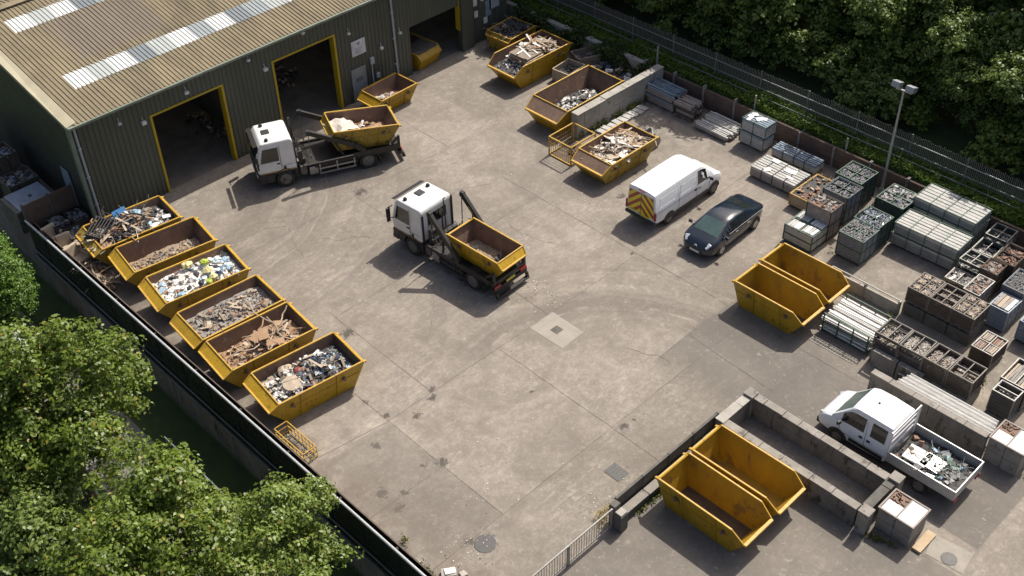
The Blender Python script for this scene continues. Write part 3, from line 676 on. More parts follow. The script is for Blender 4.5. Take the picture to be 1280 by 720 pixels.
S4 = Skip(3.1,1.75,1.05,.35,.42,.5,.4,.28,closed=True)
make_skip('small yellow skip standing by the grey door and drainpipe of the warehouse',(34.2,45.72,0),R(2),S4,mY,mRust)
make_load('rubble','small patch of pale rubble on the floor of the skip by the grey door',S4,(34.2,45.72,0),R(2),LM,[('chunk',110,.05,.2,(1,11,0,2),(.15,.75),.0),('sheet',14,.2,.4,(1,11),(.15,.7),.02)],.25,.16,34,xc=-.06,base_m=3)
S5 = Skip(2.9,1.8,1.05,.3,.3,.3,.3,.12,closed=True)
t5 = make_skip('yellow skip under a grey sheet standing half inside the far doorway',(38.55,48.55,0),R(96),S5,mY,mRust)
b = MB(); b.obox((-.5,0,1.03),(1.5,1.66,.03),(0,.06,0)); b.obox((-.9,.2,1.09),(.35,.3,.06),(0,0,.4))
tag(b.build('cover_sheet',mGreaseGrey,None,(38.55,48.55,0),R(96)),'grimy grey sheet laid over the skip in the far doorway','cover sheet')
S6 = Skip(2.5,1.9,1.15,.2,.2,.25,.25,.14,closed=True)
make_skip('rusty skip of dark scrap between the posters on the wall and the bank',(43.75,45.55,0),R(4),S6,mY2,mRust)
make_load('scrap','dark scrap metal and wire filling the rusty skip near the far wall corner',S6,(43.75,45.55,0),R(4),LM,[('chunk',80,.1,.3,(5,6,3,5),A0,.02),('rod',60,.4,1.1,(5,6),A0,.08),('sheet',26,.2,.6,(5,6,12),A0,.06)],.9,.2,35,base_m=5,cat='scrap')

# pairs of empty skips: lip end towards -y
SM = Skip(3.62,1.7,1.42,.42,.5,.62,.3,.2,closed=False)
GP = 'empty skips parked in pairs'
make_skip('empty yellow skip with dark floor, left one of the pair by the bundled poles',(34.58,19.62,0),R(90),SM,mY,mYin,GP)
make_skip('empty yellow skip, right one of the pair, between its twin and the pale paving cube',(36.58,19.66,0),R(90),SM,mY,mYin,GP,floor=mRust)
SN = Skip(3.95,1.74,1.45,.45,.55,.62,.35,.2,closed=False)
make_skip('empty yellow skip with dirty brown floor, nearest the bottom of the yard',(23.62,14.6,0),R(90),SN,mY,mYin,GP)
make_skip('empty yellow skip with clean yellow floor, tight against the concrete pen',(25.6,14.6,0),R(90.5),SN,mY,mYin,GP,floor=mYin)

# yellow wire cage by skip and block wall
cg = thing('mesh_cage','open yellow steel cage on the ground between the block wall and the plasterboard skip','cage',(37.72,34.85,0))
b = MB(); hx,hy,hz = .92,.78,1.12
for sx in (-1,1):
    for sy in (-1,1): b.bar((sx*hx,sy*hy,0),(sx*hx,sy*hy,hz),.06)
for z in (.05,hz):
    for s in (-1,1): b.bar((-hx,s*hy,z),(hx,s*hy,z),.06); b.bar((s*hx,-hy,z),(s*hx,hy,z),.06)
b.build('frame',mYrim,cg)
b = MB()
for k in range(1,12):
    x = -hx+2*hx*k/12
    for s in (-1,1): b.bar((x,s*hy,.05),(x,s*hy,hz),.012)
for k in range(1,10):
    y = -hy+2*hy*k/10
    b.bar((-hx,y,.05),(-hx,y,hz),.012)
for z in (.3,.55,.8):
    for s in (-1,1): b.bar((-hx,s*hy,z),(hx,s*hy,z),.012)
    b.bar((-hx,-hy,z),(-hx,hy,z),.012)
b.build('wire_mesh',mYrim,cg)
b = MB(); b.box(-hx+.04,hx-.04,-hy+.04,hy-.04,.05,.08); b.obox((.2,.1,.3),(.9,.12,.1),(0,.2,.4)); b.obox((-.1,-.2,.25),(1.0,.1,.1),(0,-.1,1.2)); b.build('cage_floor',mWoodD,cg)
# small planted basket by the fence
bk = thing('wire_basket','low rusty yellow wire basket full of weeds against the black fence','basket',(15.02,28.35,0))
b = MB()
for z in (.08,.35,.62):
    for s in (-1,1): b.bar((-.3,s*.95,z),(.3,s*.95,z),.035); b.bar((s*.3,-.95,z),(s*.3,.95,z),.035)
for k in range(9):
    y = -.95+1.9*k/8
    for s in (-1,1): b.bar((s*.3,y,0),(s*.3,y,.62),.02)
b.build('frame',mYrim,bk)
rb = random.Random(2); b = MB()
for _ in range(26): bent(b,(rb.uniform(-.25,.25),rb.uniform(-.85,.85),.05),rb.uniform(.4,.9),.012,rb.choice((0,1)),rb)
b.build('weeds',[mWoodL,mGreen],bk)
# ------------------------------------------------------------------ vehicles (local x forward, y left, origin under the front axle)
def wheel(par, x, y, r, w_, rimmat=None, n=26, dish=.06, name='wheel'):
    s = 1 if y > 0 else -1
    b = MB(); b.lathe([(r*.62,-w_/2),(r*.93,-w_/2),(r,-w_*.36),(r,w_*.36),(r*.93,w_/2),(r*.62,w_/2)],n,'Y')
    o = b.build(name,mTyre,par,(x,y,r),smooth=40)
    k = MB(); f = s*w_/2
    prof = [(r*.63,f+s*.004),(r*.60,f+s*.012),(r*.55,f-s*dish*.3),(r*.46,f-s*dish),(r*.24,f-s*dish*.7),(r*.2,f+s*.01),(r*.08,f+s*.02)]
    k.lathe(prof if s > 0 else prof,n,'Y')
    for j in range(8):
        a = 2*math.pi*j/8; k.obox((r*.36*math.cos(a),f-s*dish*.55,r*.36*math.sin(a)),(r*.11,.05,r*.11),(0,-a,0),1)
    k.build('rim',[rimmat or mRim,mDark],o,smooth=40); return o
def arch(b, x, y, r, zc, m=0, t=.05, a0=0., a1=math.pi, n=14):
    for j in range(n):
        p,q = a0+(a1-a0)*j/n, a0+(a1-a0)*(j+1)/n
        b.add([(x+r*math.cos(p),y-t,zc+r*math.sin(p)),(x+r*math.cos(q),y-t,zc+r*math.sin(q)),(x+r*math.cos(q),y+t,zc+r*math.sin(q)),(x+r*math.cos(p),y+t,zc+r*math.sin(p)),
               (x+(r+.05)*math.cos(p),y-t,zc+(r+.05)*math.sin(p)),(x+(r+.05)*math.cos(q),y-t,zc+(r+.05)*math.sin(q)),(x+(r+.05)*math.cos(q),y+t,zc+(r+.05)*math.sin(q)),(x+(r+.05)*math.cos(p),y+t,zc+(r+.05)*math.sin(p))],
              [(0,1,2,3),(7,6,5,4),(0,4,5,1),(3,2,6,7),(1,5,6,2),(0,3,7,4)],m)
def arch_disc(b, x, y, r, zc, zmin, m=0):
    vs = [(x,y,zc)]; n = 18
    for j in range(n+1):
        a = math.pi*j/n*1.24-.12*math.pi; vs.append((x+r*math.cos(a),y,max(zmin,zc+r*math.sin(a))))
    b.add(vs,[(0,j+1,j+2) for j in range(n)] if y < 0 else [(0,j+2,j+1) for j in range(n)],m)

def prof(w_, zb, zs, zr, wr):
    h = zr-zs; wbelt = w_*.965
    return [(0,zb),(w_*.88,zb),(w_*.975,zb+.07),(w_,zb+(zs-zb)*.45),(w_*.995,zs-.10*(zs-zb)),(wbelt,zs),(wr+(wbelt-wr)*.14,zs+h*.84),(wr*.95,zs+h*.955),(wr*.55,zr-.004*(1 if h>0 else 0)),(0,zr+.012)]
class Loft:
    def __init__(s, stations):
        s.st = stations; s.p = [[(x,y,z) for y,z in prof(*a)] for x,*a in stations]; s.K = len(s.p[0])
    def body(s, mat, par, name='body', smooth=38):
        b = MB(); K = s.K; n = len(s.p)
        ring = lambda i: [(p[0],p[1],p[2]) for p in s.p[i]]+[(p[0],-p[1],p[2]) for p in s.p[i][-2:0:-1]]
        m_ = 2*K-2; vs = [p for i in range(n) for p in ring(i)]
        fs = [(i*m_+j,i*m_+(j+1)%m_,(i+1)*m_+(j+1)%m_,(i+1)*m_+j) for i in range(n-1) for j in range(m_)]
        fs += [tuple(range(m_)), tuple((n-1)*m_+j for j in range(m_-1,-1,-1))]
        b.add(vs,fs); return b.build(name,mat,par,smooth=smooth)
    def at(s, i, t, j):
        a,c = Vector(s.p[i][j]),Vector(s.p[i+1][j]); return a.lerp(c,t)
    def side(s, par, i, k, t0, t1, v0, v1, side, mat, name, off=.007, rows=(5,6)):
        """window patch on the side between stations i..k, rows between v0 and v1"""
        b = MB(); n = 6; vs = []
        span = [(i+ (k-i)*(t0+(t1-t0)*q/n)) for q in range(n+1)]
        for f in span:
            a = min(int(f),len(s.p)-2); t = f-a
            lo = s.at(a,t,rows[0]); hi = s.at(a,t,rows[1])
            for v in (v0,v1):
                p = lo.lerp(hi,v); vs.append((p.x,side*(p.y+off),p.z+off*.3))
        b.add(vs,[(2*q,2*q+2,2*q+3,2*q+1) for q in range(n)]); return b.build(name,mat,par)
    def screen(s, par, i, t0, t1, mat, name, jmin=6, e=.9, off=.008, fb=1):
        b = MB(); vs = []; js = [jmin-1]+list(range(jmin,s.K)); cols = None
        for t in (t0,(t0+t1)/2,t1):
            half = [s.at(i,t,j) for j in range(jmin-1,s.K)]
            row = [(p.x+fb*off*.6,p.y*e,p.z+off) for p in half]+[(p.x+fb*off*.6,-p.y*e,p.z+off) for p in half[-2::-1]]
            cols = len(row); vs += row
        b.add(vs,[(r_*cols+j,r_*cols+j+1,(r_+1)*cols+j+1,(r_+1)*cols+j) for r_ in range(2) for j in range(cols-1)]); return b.build(name,mat,par)
def mirror_part(par, x, y, z, mat=None):
    s = 1 if y > 0 else -1
    b = MB(); b.bar((x,y-s*.16,z),(x-.02,y-s*.02,z+.03),.05); b.obox((x-.04,y+s*.07,z+.06),(.1,.19,.16),(0,0,-s*.25)); return b.build('mirror',mat or mPlast,par,bevel=.02)

mHyd = M('oily_steel',(.055,.05,.045),(.03,.028,.026),5,.5,spots=((.14,.125,.11),5,.62))
def make_truck(label, loc, rotz, wb, rear, lat, seed, trim=None):
    trim = trim or mAlu
    t = thing('skip_truck', label, 'truck', loc, rotz, 'skip loader trucks')
    b = MB()
    for y in (-.42,.42): b.box(rear+.25,.9,y-.06,y+.06,.62,.88)
    for x in (-1.2,-2.2,-3.2,-wb): b.box(x-.06,x+.06,-.4,.4,.64,.84)
    b.box(-wb-.15,-wb+.15,-.85,.85,.38,.6); b.box(-.12,.12,-.85,.85,.38,.56)
    b.box(-2.9,-1.0,-.36,.36,.3,.6)
    b.build('chassis',mBlk,t)
    # cab
    c = MB(); cw = 1.06
    side = [(1.30,.98),(1.36,1.50),(1.10,2.52),(.94,2.70),(-.52,2.72),(-.62,2.60),(-.66,.98)]
    n = len(side)
    ins = lambda z: cw-.07*max(0,(z-1.6)/1.1)**1.5
    vs = [(x,ins(z),z) for x,z in side]+[(x,-ins(z),z) for x,z in side]
    c.add(vs,[tuple(range(n)),tuple(range(2*n-1,n-1,-1))]+[(i,n+i,n+(i+1)%n,(i+1)%n) for i in range(n)])
    cab = c.build('cab',mWhiteD,t,bevel=.08)
    g = MB(); g.quad((1.362,.95,1.56),(1.362,-.95,1.56),(1.125,-.92,2.47),(1.125,.92,2.47)); g.build('windscreen',mGlass,cab)
    for s in (-1,1):
        g = MB(); y = s*(cw+.004)
        g.add([(1.12,y,1.62),(.18,y,1.62),(.18,s*(ins(2.38)+.006),2.38),(.94,s*(ins(2.38)+.006),2.38)],[(0,1,2,3)] if s < 0 else [(3,2,1,0)]); g.build('side_window',mGlass,cab)
        g = MB(); g.box(.10,.125,y-.004,y+.003,1.0,2.5); g.box(.11,1.2,y-.004,y+.003,1.02,1.035); g.box(-.6,.1,y-.003,y+.003,1.3,1.315); g.build('door_seam',mGreaseGrey,cab)
        g = MB(); g.box(-.64,1.2,y-.003,y+.004,.985,1.02); g.build('stripe',mYrim,cab)
        g = MB(); g.box(.16,.32,y-.02,y+.02,1.42,1.48); g.build('door_handle',mPlast,cab)
        g = MB(); g.box(-.12,.02,y-.012,y+.006,1.05,1.24); g.build('vent',mPlast,cab)
        g = MB(); g.bar((1.2,s*1.04,2.3),(1.3,s*1.28,2.25),.04); g.bar((1.2,s*1.04,1.6),(1.3,s*1.28,1.65),.04); g.obox((1.3,s*1.29,1.95),(.09,.22,.55),(0,0,0)); g.obox((1.3,s*1.29,1.55),(.09,.2,.18),(0,0,0)); g.build('mirror',mPlast,cab,bevel=.02)
        g = MB(); g.box(1.31,1.39,s*.62-.17,s*.62+.17,.66,.86); g.build('headlight',mLamp,cab,bevel=.02)
    g = MB(); g.box(1.0,1.36,-1.08,1.08,.40,.62); g.box(.95,1.33,-1.07,1.07,.62,.97); g.box(1.33,1.375,-.75,.75,1.0,1.42); g.build('bumper',mPlast,cab,bevel=.03)
    g = MB()
    for z in (1.08,1.2,1.32): g.box(1.37,1.40,-.7,.7,z,z+.04)
    g.build('grille',mDark,cab)
    g = MB(); g.obox((1.24,0,2.60),(.22,1.9,.03),(0,.25,0)); g.build('sun_visor',mPlast,cab)
    g = MB(); g.box(.32,.72,-.28,.12,2.715,2.75); g.build('roof_hatch',mPlast,cab,bevel=.015)
    for y in (-.72,.75): 
        g = MB(); g.lathe([(.10,2.70),(.10,2.78),(.06,2.84),(.01,2.85)],12,'Z',(.62,y,0)); g.build('beacon',mPlast,cab,smooth=40)
    g = MB(); g.quad((-.662,-.6,1.75),(-.662,.6,1.75),(-.635,.6,2.32),(-.635,-.6,2.32)); g.build('rear_window',mGlass,cab)
    for s in (-1,1):
        g = MB(); g.box(-.7,-.655,s*.95-.05,s*.95+.05,1.0,2.5); g.build('cab_edge_trim',mPlast,cab)
    for s in (-1,1):
        g = MB(); g.box(-.64,.98,s*.80-.26,s*.80+.26,.86,.975); arch(g,0,s*.80,.56,.48,0,.27); g.box(.55,.98,s*1.0-.06,s*1.0+.06,.42,.95); g.box(-.66,-.56,s*.8-.26,s*.8+.26,.45,.95); g.build('cab_step',mPlast,t,bevel=.01)
        wheel(t,0,s*.96,.48,.29,mGreaseGrey); 
        w2 = wheel(t,-wb,s*.84,.48,.52,mRim,dish=.16)
        g = MB(); arch(g,-wb,s*.84,.58,.48,0,.29,.0,math.pi); g.build('mudguard',mBlk,t)
        g = MB(); g.box(-wb-.66,-wb-.63,s*.84-.27,s*.84+.27,.16,.62); g.build('mudflap',mPlast,t)
    # bed and equipment
    d = MB(); d.box(rear+.15,-.95,-1.02,1.02,.90,.985); 
    for s in (-1,1): d.box(rear+.1,-1.0,s*1.07-.05,s*1.07+.05,.96,1.10)
    for k in range(5): d.box(rear+.5+k*.75,rear+.58+k*.75,-1.0,1.0,.985,1.01)
    d.build('deck',mBlk,t)
    d = MB()
    for s in (-1,1): d.bar((-1.0,s*1.10,1.06),(rear+.7,s*1.10,1.06),.06,.06)
    d.build('deck_rail',trim,t)
    for s in (-1,1):
        g = MB()
        for z in (.36,.64): g.bar((-1.75,s*1.08,z),(-wb+.66,s*1.08,z),.045,.09)
        for x in (-1.8,-wb+.72,-2.7): g.bar((x,s*1.05,.36),(x,s*1.05,.9),.06)
        g.build('side_guard',trim,t)
        g = MB(); g.box(-1.72,-1.25,s*.82-.22,s*.82+.22,.34,.82); g.build('fuel_tank' if s > 0 else 'battery_box',mAlu if s > 0 else mPlast,t,bevel=.04)
        g = MB(); g.box(-1.15,-.8,s*.82-.2,s*.82+.2,.42,.95); g.build('air_tank',mGreaseGrey,t,bevel=.05)
    for s in (-1,1):
        g = MB(); g.box(rear+.35,-1.55,s*1.02-.02,s*1.02+.02,.70,.90); g.bar((-wb+.75,s*1.09,1.02),(rear+.25,s*1.09,.98),.10,.26); g.build('side_skirt',mBlk,t)
    # valve chest and hoses behind the cab
    h = MB(); h.box(-1.15,-.85,-.8,.8,.98,1.25); h.box(-1.05,-.8,.35,.75,1.25,1.7); h.tube([(-.85,-.78,.98),(-.85,-.78,2.85)],.055,8); h.tube([(-.9,-.3,1.2),(-.82,-.3,2.9),(-.95,-.3,3.0)],.03,6)
    h.bar((-.9,.6,1.0),(-.88,.6,2.3),.06); h.bar((-.9,-.1,1.0),(-.88,-.1,2.1),.05)
    rnd = random.Random(seed)
    for _ in range(10): 
        y0 = rnd.uniform(-.7,.7); h.tube([(-.9,y0,1.2),(-1.1,y0+rnd.uniform(-.1,.1),1.5),(-1.4,y0*1.2,1.1)],.02,5)
    h.build('hydraulics',mHyd,t)
    # lifting arms: pivot low at the side, tip up and forward
    for s in (-1,1):
        px,tx,tz = lat
        g = MB(); a0 = Vector((px-.12,s*1.06,1.22)); a1 = Vector((px+(tx-px)*.12,s*1.06,1.60)); a2 = Vector((tx,s*1.06,tz))
        g.bar(a0,a1,.20,.28); g.bar(a1,a2,.17,.25); g.tube([a0-Vector((0,.12,0)),a0+Vector((0,.12,0))],.14,12); g.obox(a2,(.22,.19,.26),(0,0,0)); g.tube([a2-Vector((0,.13,0)),a2+Vector((0,.13,0))],.09,10)
        arm = g.build('lifting_arm',mBlk,t,bevel=.012)
        g = MB(); g.tube([(px+.9,s*1.0,1.12),(px+(tx-px)*.55,s*1.0,1.42+(tz-1.42)*.52)],.055,8); g.tube([(px+(tx-px)*.5,s*1.0,1.42+(tz-1.42)*.45),(px+(tx-px)*.72,s*1.0,1.42+(tz-1.42)*.7)],.03,8,1); g.build('hydraulic_ram',[mBlk,mChrome],arm)
        g = MB(); g.bar(a2-Vector((0,s*.06,.1)),(tx+.02,s*.98,1.55),.035); g.bar((tx+.02,s*.98,1.5),(tx-.02,s*.9,1.25),.06); g.build('lifting_chain',mGreaseGrey,arm)
    # rear
    g = MB(); g.box(rear,rear+.16,-1.1,1.1,.46,.66); g.box(rear+.05,rear+.35,-1.08,1.08,.80,1.02); g.bar((rear+.1,-1.0,1.0),(rear+.1,-1.0,1.55),.12); g.bar((rear+.1,1.0,1.0),(rear+.1,1.0,1.55),.12); g.bar((rear+.5,-1.04,1.15),(rear+.1,-1.04,1.5),.1); g.bar((rear+.5,1.04,1.15),(rear+.1,1.04,1.5),.1)
    g.bar((rear-.05,-1.0,.5),(rear-.12,-1.0,.25),.12); g.bar((rear-.05,1.0,.5),(rear-.12,1.0,.25),.12); g.box(rear-.2,rear-.02,-1.05,1.05,.2,.28)
    g.build('rear_stabiliser',mBlk,t)
    for s in (-1,1):
        g = MB(); g.box(rear-.02,rear+.04,s*.86-.2,s*.86+.2,.68,.82); g.build('tail_light',mRed,t)
    g = MB(); g.box(rear-.015,rear+.01,-.28,.28,.68,.79); g.build('number_plate',mPlateY,t)
    return t
h1 = R(156.3); c1,s1 = math.cos(h1),math.sin(h1)
o1 = (25.87,44.26)
make_truck('white skip truck carrying a half tilted rusty skip, parked beside the warehouse doors',(o1[0],o1[1],0),h1,4.33,-6.15,(-4.0,-1.45,2.86),1)
STK = Skip(3.65,2.05,1.25,.40,.2,.45,.5,.24,closed=True)
# skip on truck 1 sits on its deck, lip end towards the cab
def on(o,h,x,y): return (o[0]+x*math.cos(h)-y*math.sin(h), o[1]+x*math.sin(h)+y*math.cos(h))
p = on(o1,h1,-4.25,0.02)
rt1 = (0,R(5.5),h1+math.pi)
make_skip('rusty yellow skip tilted on the deck of the truck by the warehouse, white sheet inside',(p[0],p[1],1.13),0,STK,mY2,mRust,rot=rt1)
make_load('rubble','brown rubble on the floor of the skip carried by the truck at the warehouse',STK,(p[0],p[1],1.13),0,LM,[('chunk',120,.06,.22,(11,4,1,13),(.1,.95),.0),('sheet',16,.2,.45,(1,4,11),(.4,.95),.03)],.42,.22,41,base_m=4,rot=rt1)
b = MB(); n = 7; vs = []
for i in range(n):
    for j in range(n):
        u,v = i/(n-1)-.5, j/(n-1)-.5
        vs.append((u*1.5, v*1.35, .24*math.exp(-((u*2.6)**2+(v*1.5)**2))+.26*noise.noise((u*5,v*4,4.))-.2*abs(u)))
b.add(vs,[(i*n+j,(i+1)*n+j,(i+1)*n+j+1,i*n+j+1) for i in range(n-1) for j in range(n-1)])
q = Vector((-.95,0,.98)); q.rotate(Matrix.Rotation(rt1[2],3,'Z') @ Matrix.Rotation(rt1[1],3,'Y'))
ws = b.build('white_sheet',M('creamy_sheet',(.62,.57,.50),(.5,.45,.39),3,.8),None,(p[0]+q.x,p[1]+q.y,1.13+q.z),rot=(0,R(8),h1+math.pi+.3)); ws.modifiers.new('thick','SOLIDIFY').thickness = .03
tag(ws,'crumpled white board sheet lying in the skip on the truck at the warehouse','sheet')
h2 = R(93.2); o2 = (26.22+1.12,34.41)
make_truck('white skip truck with raised black arms standing alone in the middle of the yard',(o2[0],o2[1],0),h2,3.9,-5.25,(-2.9,-1.33,2.98),2,mHyd)
STK2 = Skip(3.4,1.68,1.06,.34,.26,.5,.35,.18,closed=True)
p = on(o2,h2,-3.78,0.0)
rt2 = (0,R(-1.5),h2)
make_skip('small yellow skip with thin brown dirt on the truck in mid yard',(p[0],p[1],1.04),0,STK2,mY,mRust,rot=rt2)
make_load('dirt','thin layer of brown dirt and dark scraps in the skip on the mid yard truck',STK2,(p[0],p[1],1.04),0,LM,[('chunk',40,.03,.08,(0,11,5),A0,.0),('sheet',5,.3,.6,(0,11,5),(.2,.9),-.02),('strip',2,.5,.9,(5,13),A0,.0)],.10,.05,42,base_m=0,rot=rt2,cat='dirt')

def seam(par, pts, y, name='panel_seam', mat=None, wd=.014):
    b = MB()
    for a,c in zip(pts,pts[1:]): b.bar((a[0],y,a[1]),(c[0],y,c[1]),.008,wd)
    return b.build(name, mat or mGreaseGrey, par)

# panel van, origin under the rear axle, nose to +x
van = thing('panel_van','white panel van with red and yellow chevron back, parked beside the dark car','van',(36.48,28.17,0),0)
LV = Loft([(-1.06,.90,.50,1.15,2.02,.74),(-1.02,.93,.42,1.18,2.08,.79),(-.4,.95,.40,1.2,2.12,.80),(.7,.955,.38,1.2,2.14,.81),(2.06,.95,.38,1.2,2.14,.81),(2.35,.95,.38,1.2,2.12,.80),(2.74,.945,.38,1.19,1.98,.77),(3.42,.93,.38,1.17,1.22,.80),(3.95,.90,.40,1.0,1.06,.76),(4.18,.82,.42,.82,.86,.66),(4.24,.70,.45,.72,.74,.55)])
vb = LV.body(mWhite,van)
LV.screen(van,6,.04,.96,mGlass,'windscreen',6,.985)
for s in (-1,1):
    LV.side(van,4,7,.06,.84,.02,.97,s,mGlass,'side_window')
    wheel(van,0,s*.84,.335,.22,mRim); wheel(van,3.47,s*.84,.335,.22,mRim)
    a = MB(); arch_disc(a,0,s*.958,.41,.36,.37); a.build('wheel_arch',mDark,van); a = MB(); arch_disc(a,3.47,s*.952,.41,.36,.37); a.build('wheel_arch',mDark,van)
    b = MB(); b.box(.45,3.0,s*.955-.012,s*.955+.012,.42,.56); b.build('side_moulding',mPlast,van)
    seam(van,[(.66,.62),(.66,1.95)],s*.957); seam(van,[(2.04,.62),(2.04,1.98)],s*.953); seam(van,[(3.02,.62),(3.06,1.2)],s*.953)
    seam(van,[(-.9,1.12),(2.0,1.12)],s*.958); seam(van,[(-.8,1.3),(.55,1.3),(.55,1.85),(-.8,1.85),(-.8,1.3)],s*.935,wd=.02,mat=mWhiteD); seam(van,[(.78,1.3),(1.95,1.3),(1.95,1.87),(.78,1.87),(.78,1.3)],s*.935,wd=.02,mat=mWhiteD)
    b = MB(); b.box(1.86,1.99,s*.965-.02,s*.965+.02,1.0,1.1); b.build('door_handle',mPlast,van); b = MB(); b.box(2.14,2.28,s*.965-.02,s*.965+.02,1.0,1.06); b.build('door_handle',mPlast,van)
    mirror_part(van,2.95,s*1.06,1.24)
    b = MB(); b.obox((4.02,s*.66,.86),(.30,.26,.18),(0,.35,-s*.5)); b.build('headlight',mLamp,van,bevel=.04)
    b = MB(); b.box(-1.10,-1.0,s*.89-.05,s*.89+.05,.68,1.16); b.build('tail_light',mRed,van,bevel=.02)
b = MB(); b.box(-1.14,-.92,-.92,.92,.42,.60); b.build('rear_bumper',mPlast,van,bevel=.04)
b = MB(); b.box(4.0,4.27,-.72,.72,.38,.58); b.build('front_bumper',mPlast,van,bevel=.05)
def chev_mat():
    m = bpy.data.materials.new('chevron_markings'); m.use_nodes = True; t = NT(m)
    tc = t.n('ShaderNodeTexCoord'); sx = t.n('ShaderNodeSeparateXYZ'); t.l(tc.outputs['Object'],sx.inputs[0])
    u = t.math('ADD', sx.outputs[2], t.math('MULTIPLY', t.math('ABSOLUTE', sx.outputs[1]), .92))
    f = t.math('GREATER_THAN', t.math('FRACT', t.math('MULTIPLY', t.math('ADD',u,.05), 2.3)), .5)
    t.l(t.mix(f,(.70,.56,.02),(.30,.045,.02)), t.b.inputs['Base Color']); t.b.inputs['Roughness'].default_value = .35; return m
b = MB()
for s in (-1,1):
    b.quad((-1.09,s*.02,.70),(-1.09,s*.82,.74),(-1.078,s*.73,1.86),(-1.078,s*.02,1.88))
b.build('chevron_panel',chev_mat(),van)
b = MB(); b.box(-1.10,-1.088,-.5,-.02,.62,.73); b.box(-1.10,-1.088,.3,.72,.68,.80); b.build('number_plate',mPlateY,van)
b = MB(); b.box(-1.092,-1.080,-.012,.012,.6,1.95); b.build('door_gap',mGreaseGrey,van)
b = MB(); b.box(-1.08,-1.04,-.2,.2,2.0,2.04); b.build('brake_light',mRed,van)

# saloon car, origin under the front axle
car = thing('saloon_car','glossy dark navy four door saloon car parked beside the white van','car',(36.26,24.78,0),R(181.9))
LC = Loft([(-3.58,.58,.42,.78,.82,.48),(-3.52,.71,.38,.90,.94,.60),(-3.34,.80,.30,.96,1.0,.66),(-2.98,.86,.25,.98,1.05,.68),(-2.05,.895,.22,.97,1.38,.57),(-1.3,.905,.22,.96,1.46,.59),(-.62,.905,.22,.95,1.43,.59),(.24,.895,.22,.93,.98,.72),(.62,.86,.24,.86,.90,.66),(.84,.76,.28,.74,.78,.54),(.97,.58,.34,.60,.63,.42)])
LC.body(mNavy,car,smooth=50)
LC.screen(car,6,.10,.94,mScreen,'windscreen',6,.92); LC.screen(car,3,.10,.9,mGlass,'rear_window',6,.88,fb=-1)
for s in (-1,1):
    LC.side(car,4,6,.03,.47,.08,.92,s,mGlass,'rear_side_window'); LC.side(car,4,7,.36,.86,.08,.90,s,mGlass,'front_side_window')
    wheel(car,0,s*.79,.315,.21,mRimAl); wheel(car,-2.71,s*.79,.315,.21,mRimAl)
    a = MB(); arch_disc(a,0,s*.893,.385,.33,.24); a.build('wheel_arch',mDark,car); a = MB(); arch_disc(a,-2.71,s*.888,.385,.33,.24); a.build('wheel_arch',mDark,car)
    mirror_part(car,-.02,s*.98,.96,mNavy)
    b = MB(); b.obox((.77,s*.58,.775),(.32,.25,.09),(0,.62,-s*.55)); b.build('headlight',mLamp,car,bevel=.04)
    b = MB(); b.obox((-3.44,s*.62,.86),(.18,.24,.13),(0,-.2,s*.5)); b.build('tail_light',mRed,car,bevel=.03)
    seam(car,[(-1.2,.35),(-1.2,.93)],s*.906); seam(car,[(-2.2,.5),(-2.1,.95)],s*.90); seam(car,[(-.1,.35),(-.1,.9)],s*.903)
    seam(car,[(-3.2,.965),(-1.9,.965),(-.5,.945)],s*.882,'chrome_strip',mChrome,.02)
    for x in (-1.1,-2.05):
        b = MB(); b.box(x-.1,x+.1,s*.905-.015,s*.905+.015,.80,.84); b.build('door_handle',mChrome,car)
b = MB(); b.box(.90,1.0,-.26,.26,.36,.47); b.build('number_plate',mPlateW,car)
b = MB(); b.box(.80,.985,-.45,.45,.50,.60); b.box(.80,.985,-.5,.5,.30,.35); b.build('grille',mDark,car,bevel=.02)
b = MB()
for z in (0,.045):
    b.bar((.945,-.075,.655+z),(.93,0,.70+z),.02); b.bar((.945,.075,.655+z),(.93,0,.70+z),.02)
b.build('badge',mChrome,car)

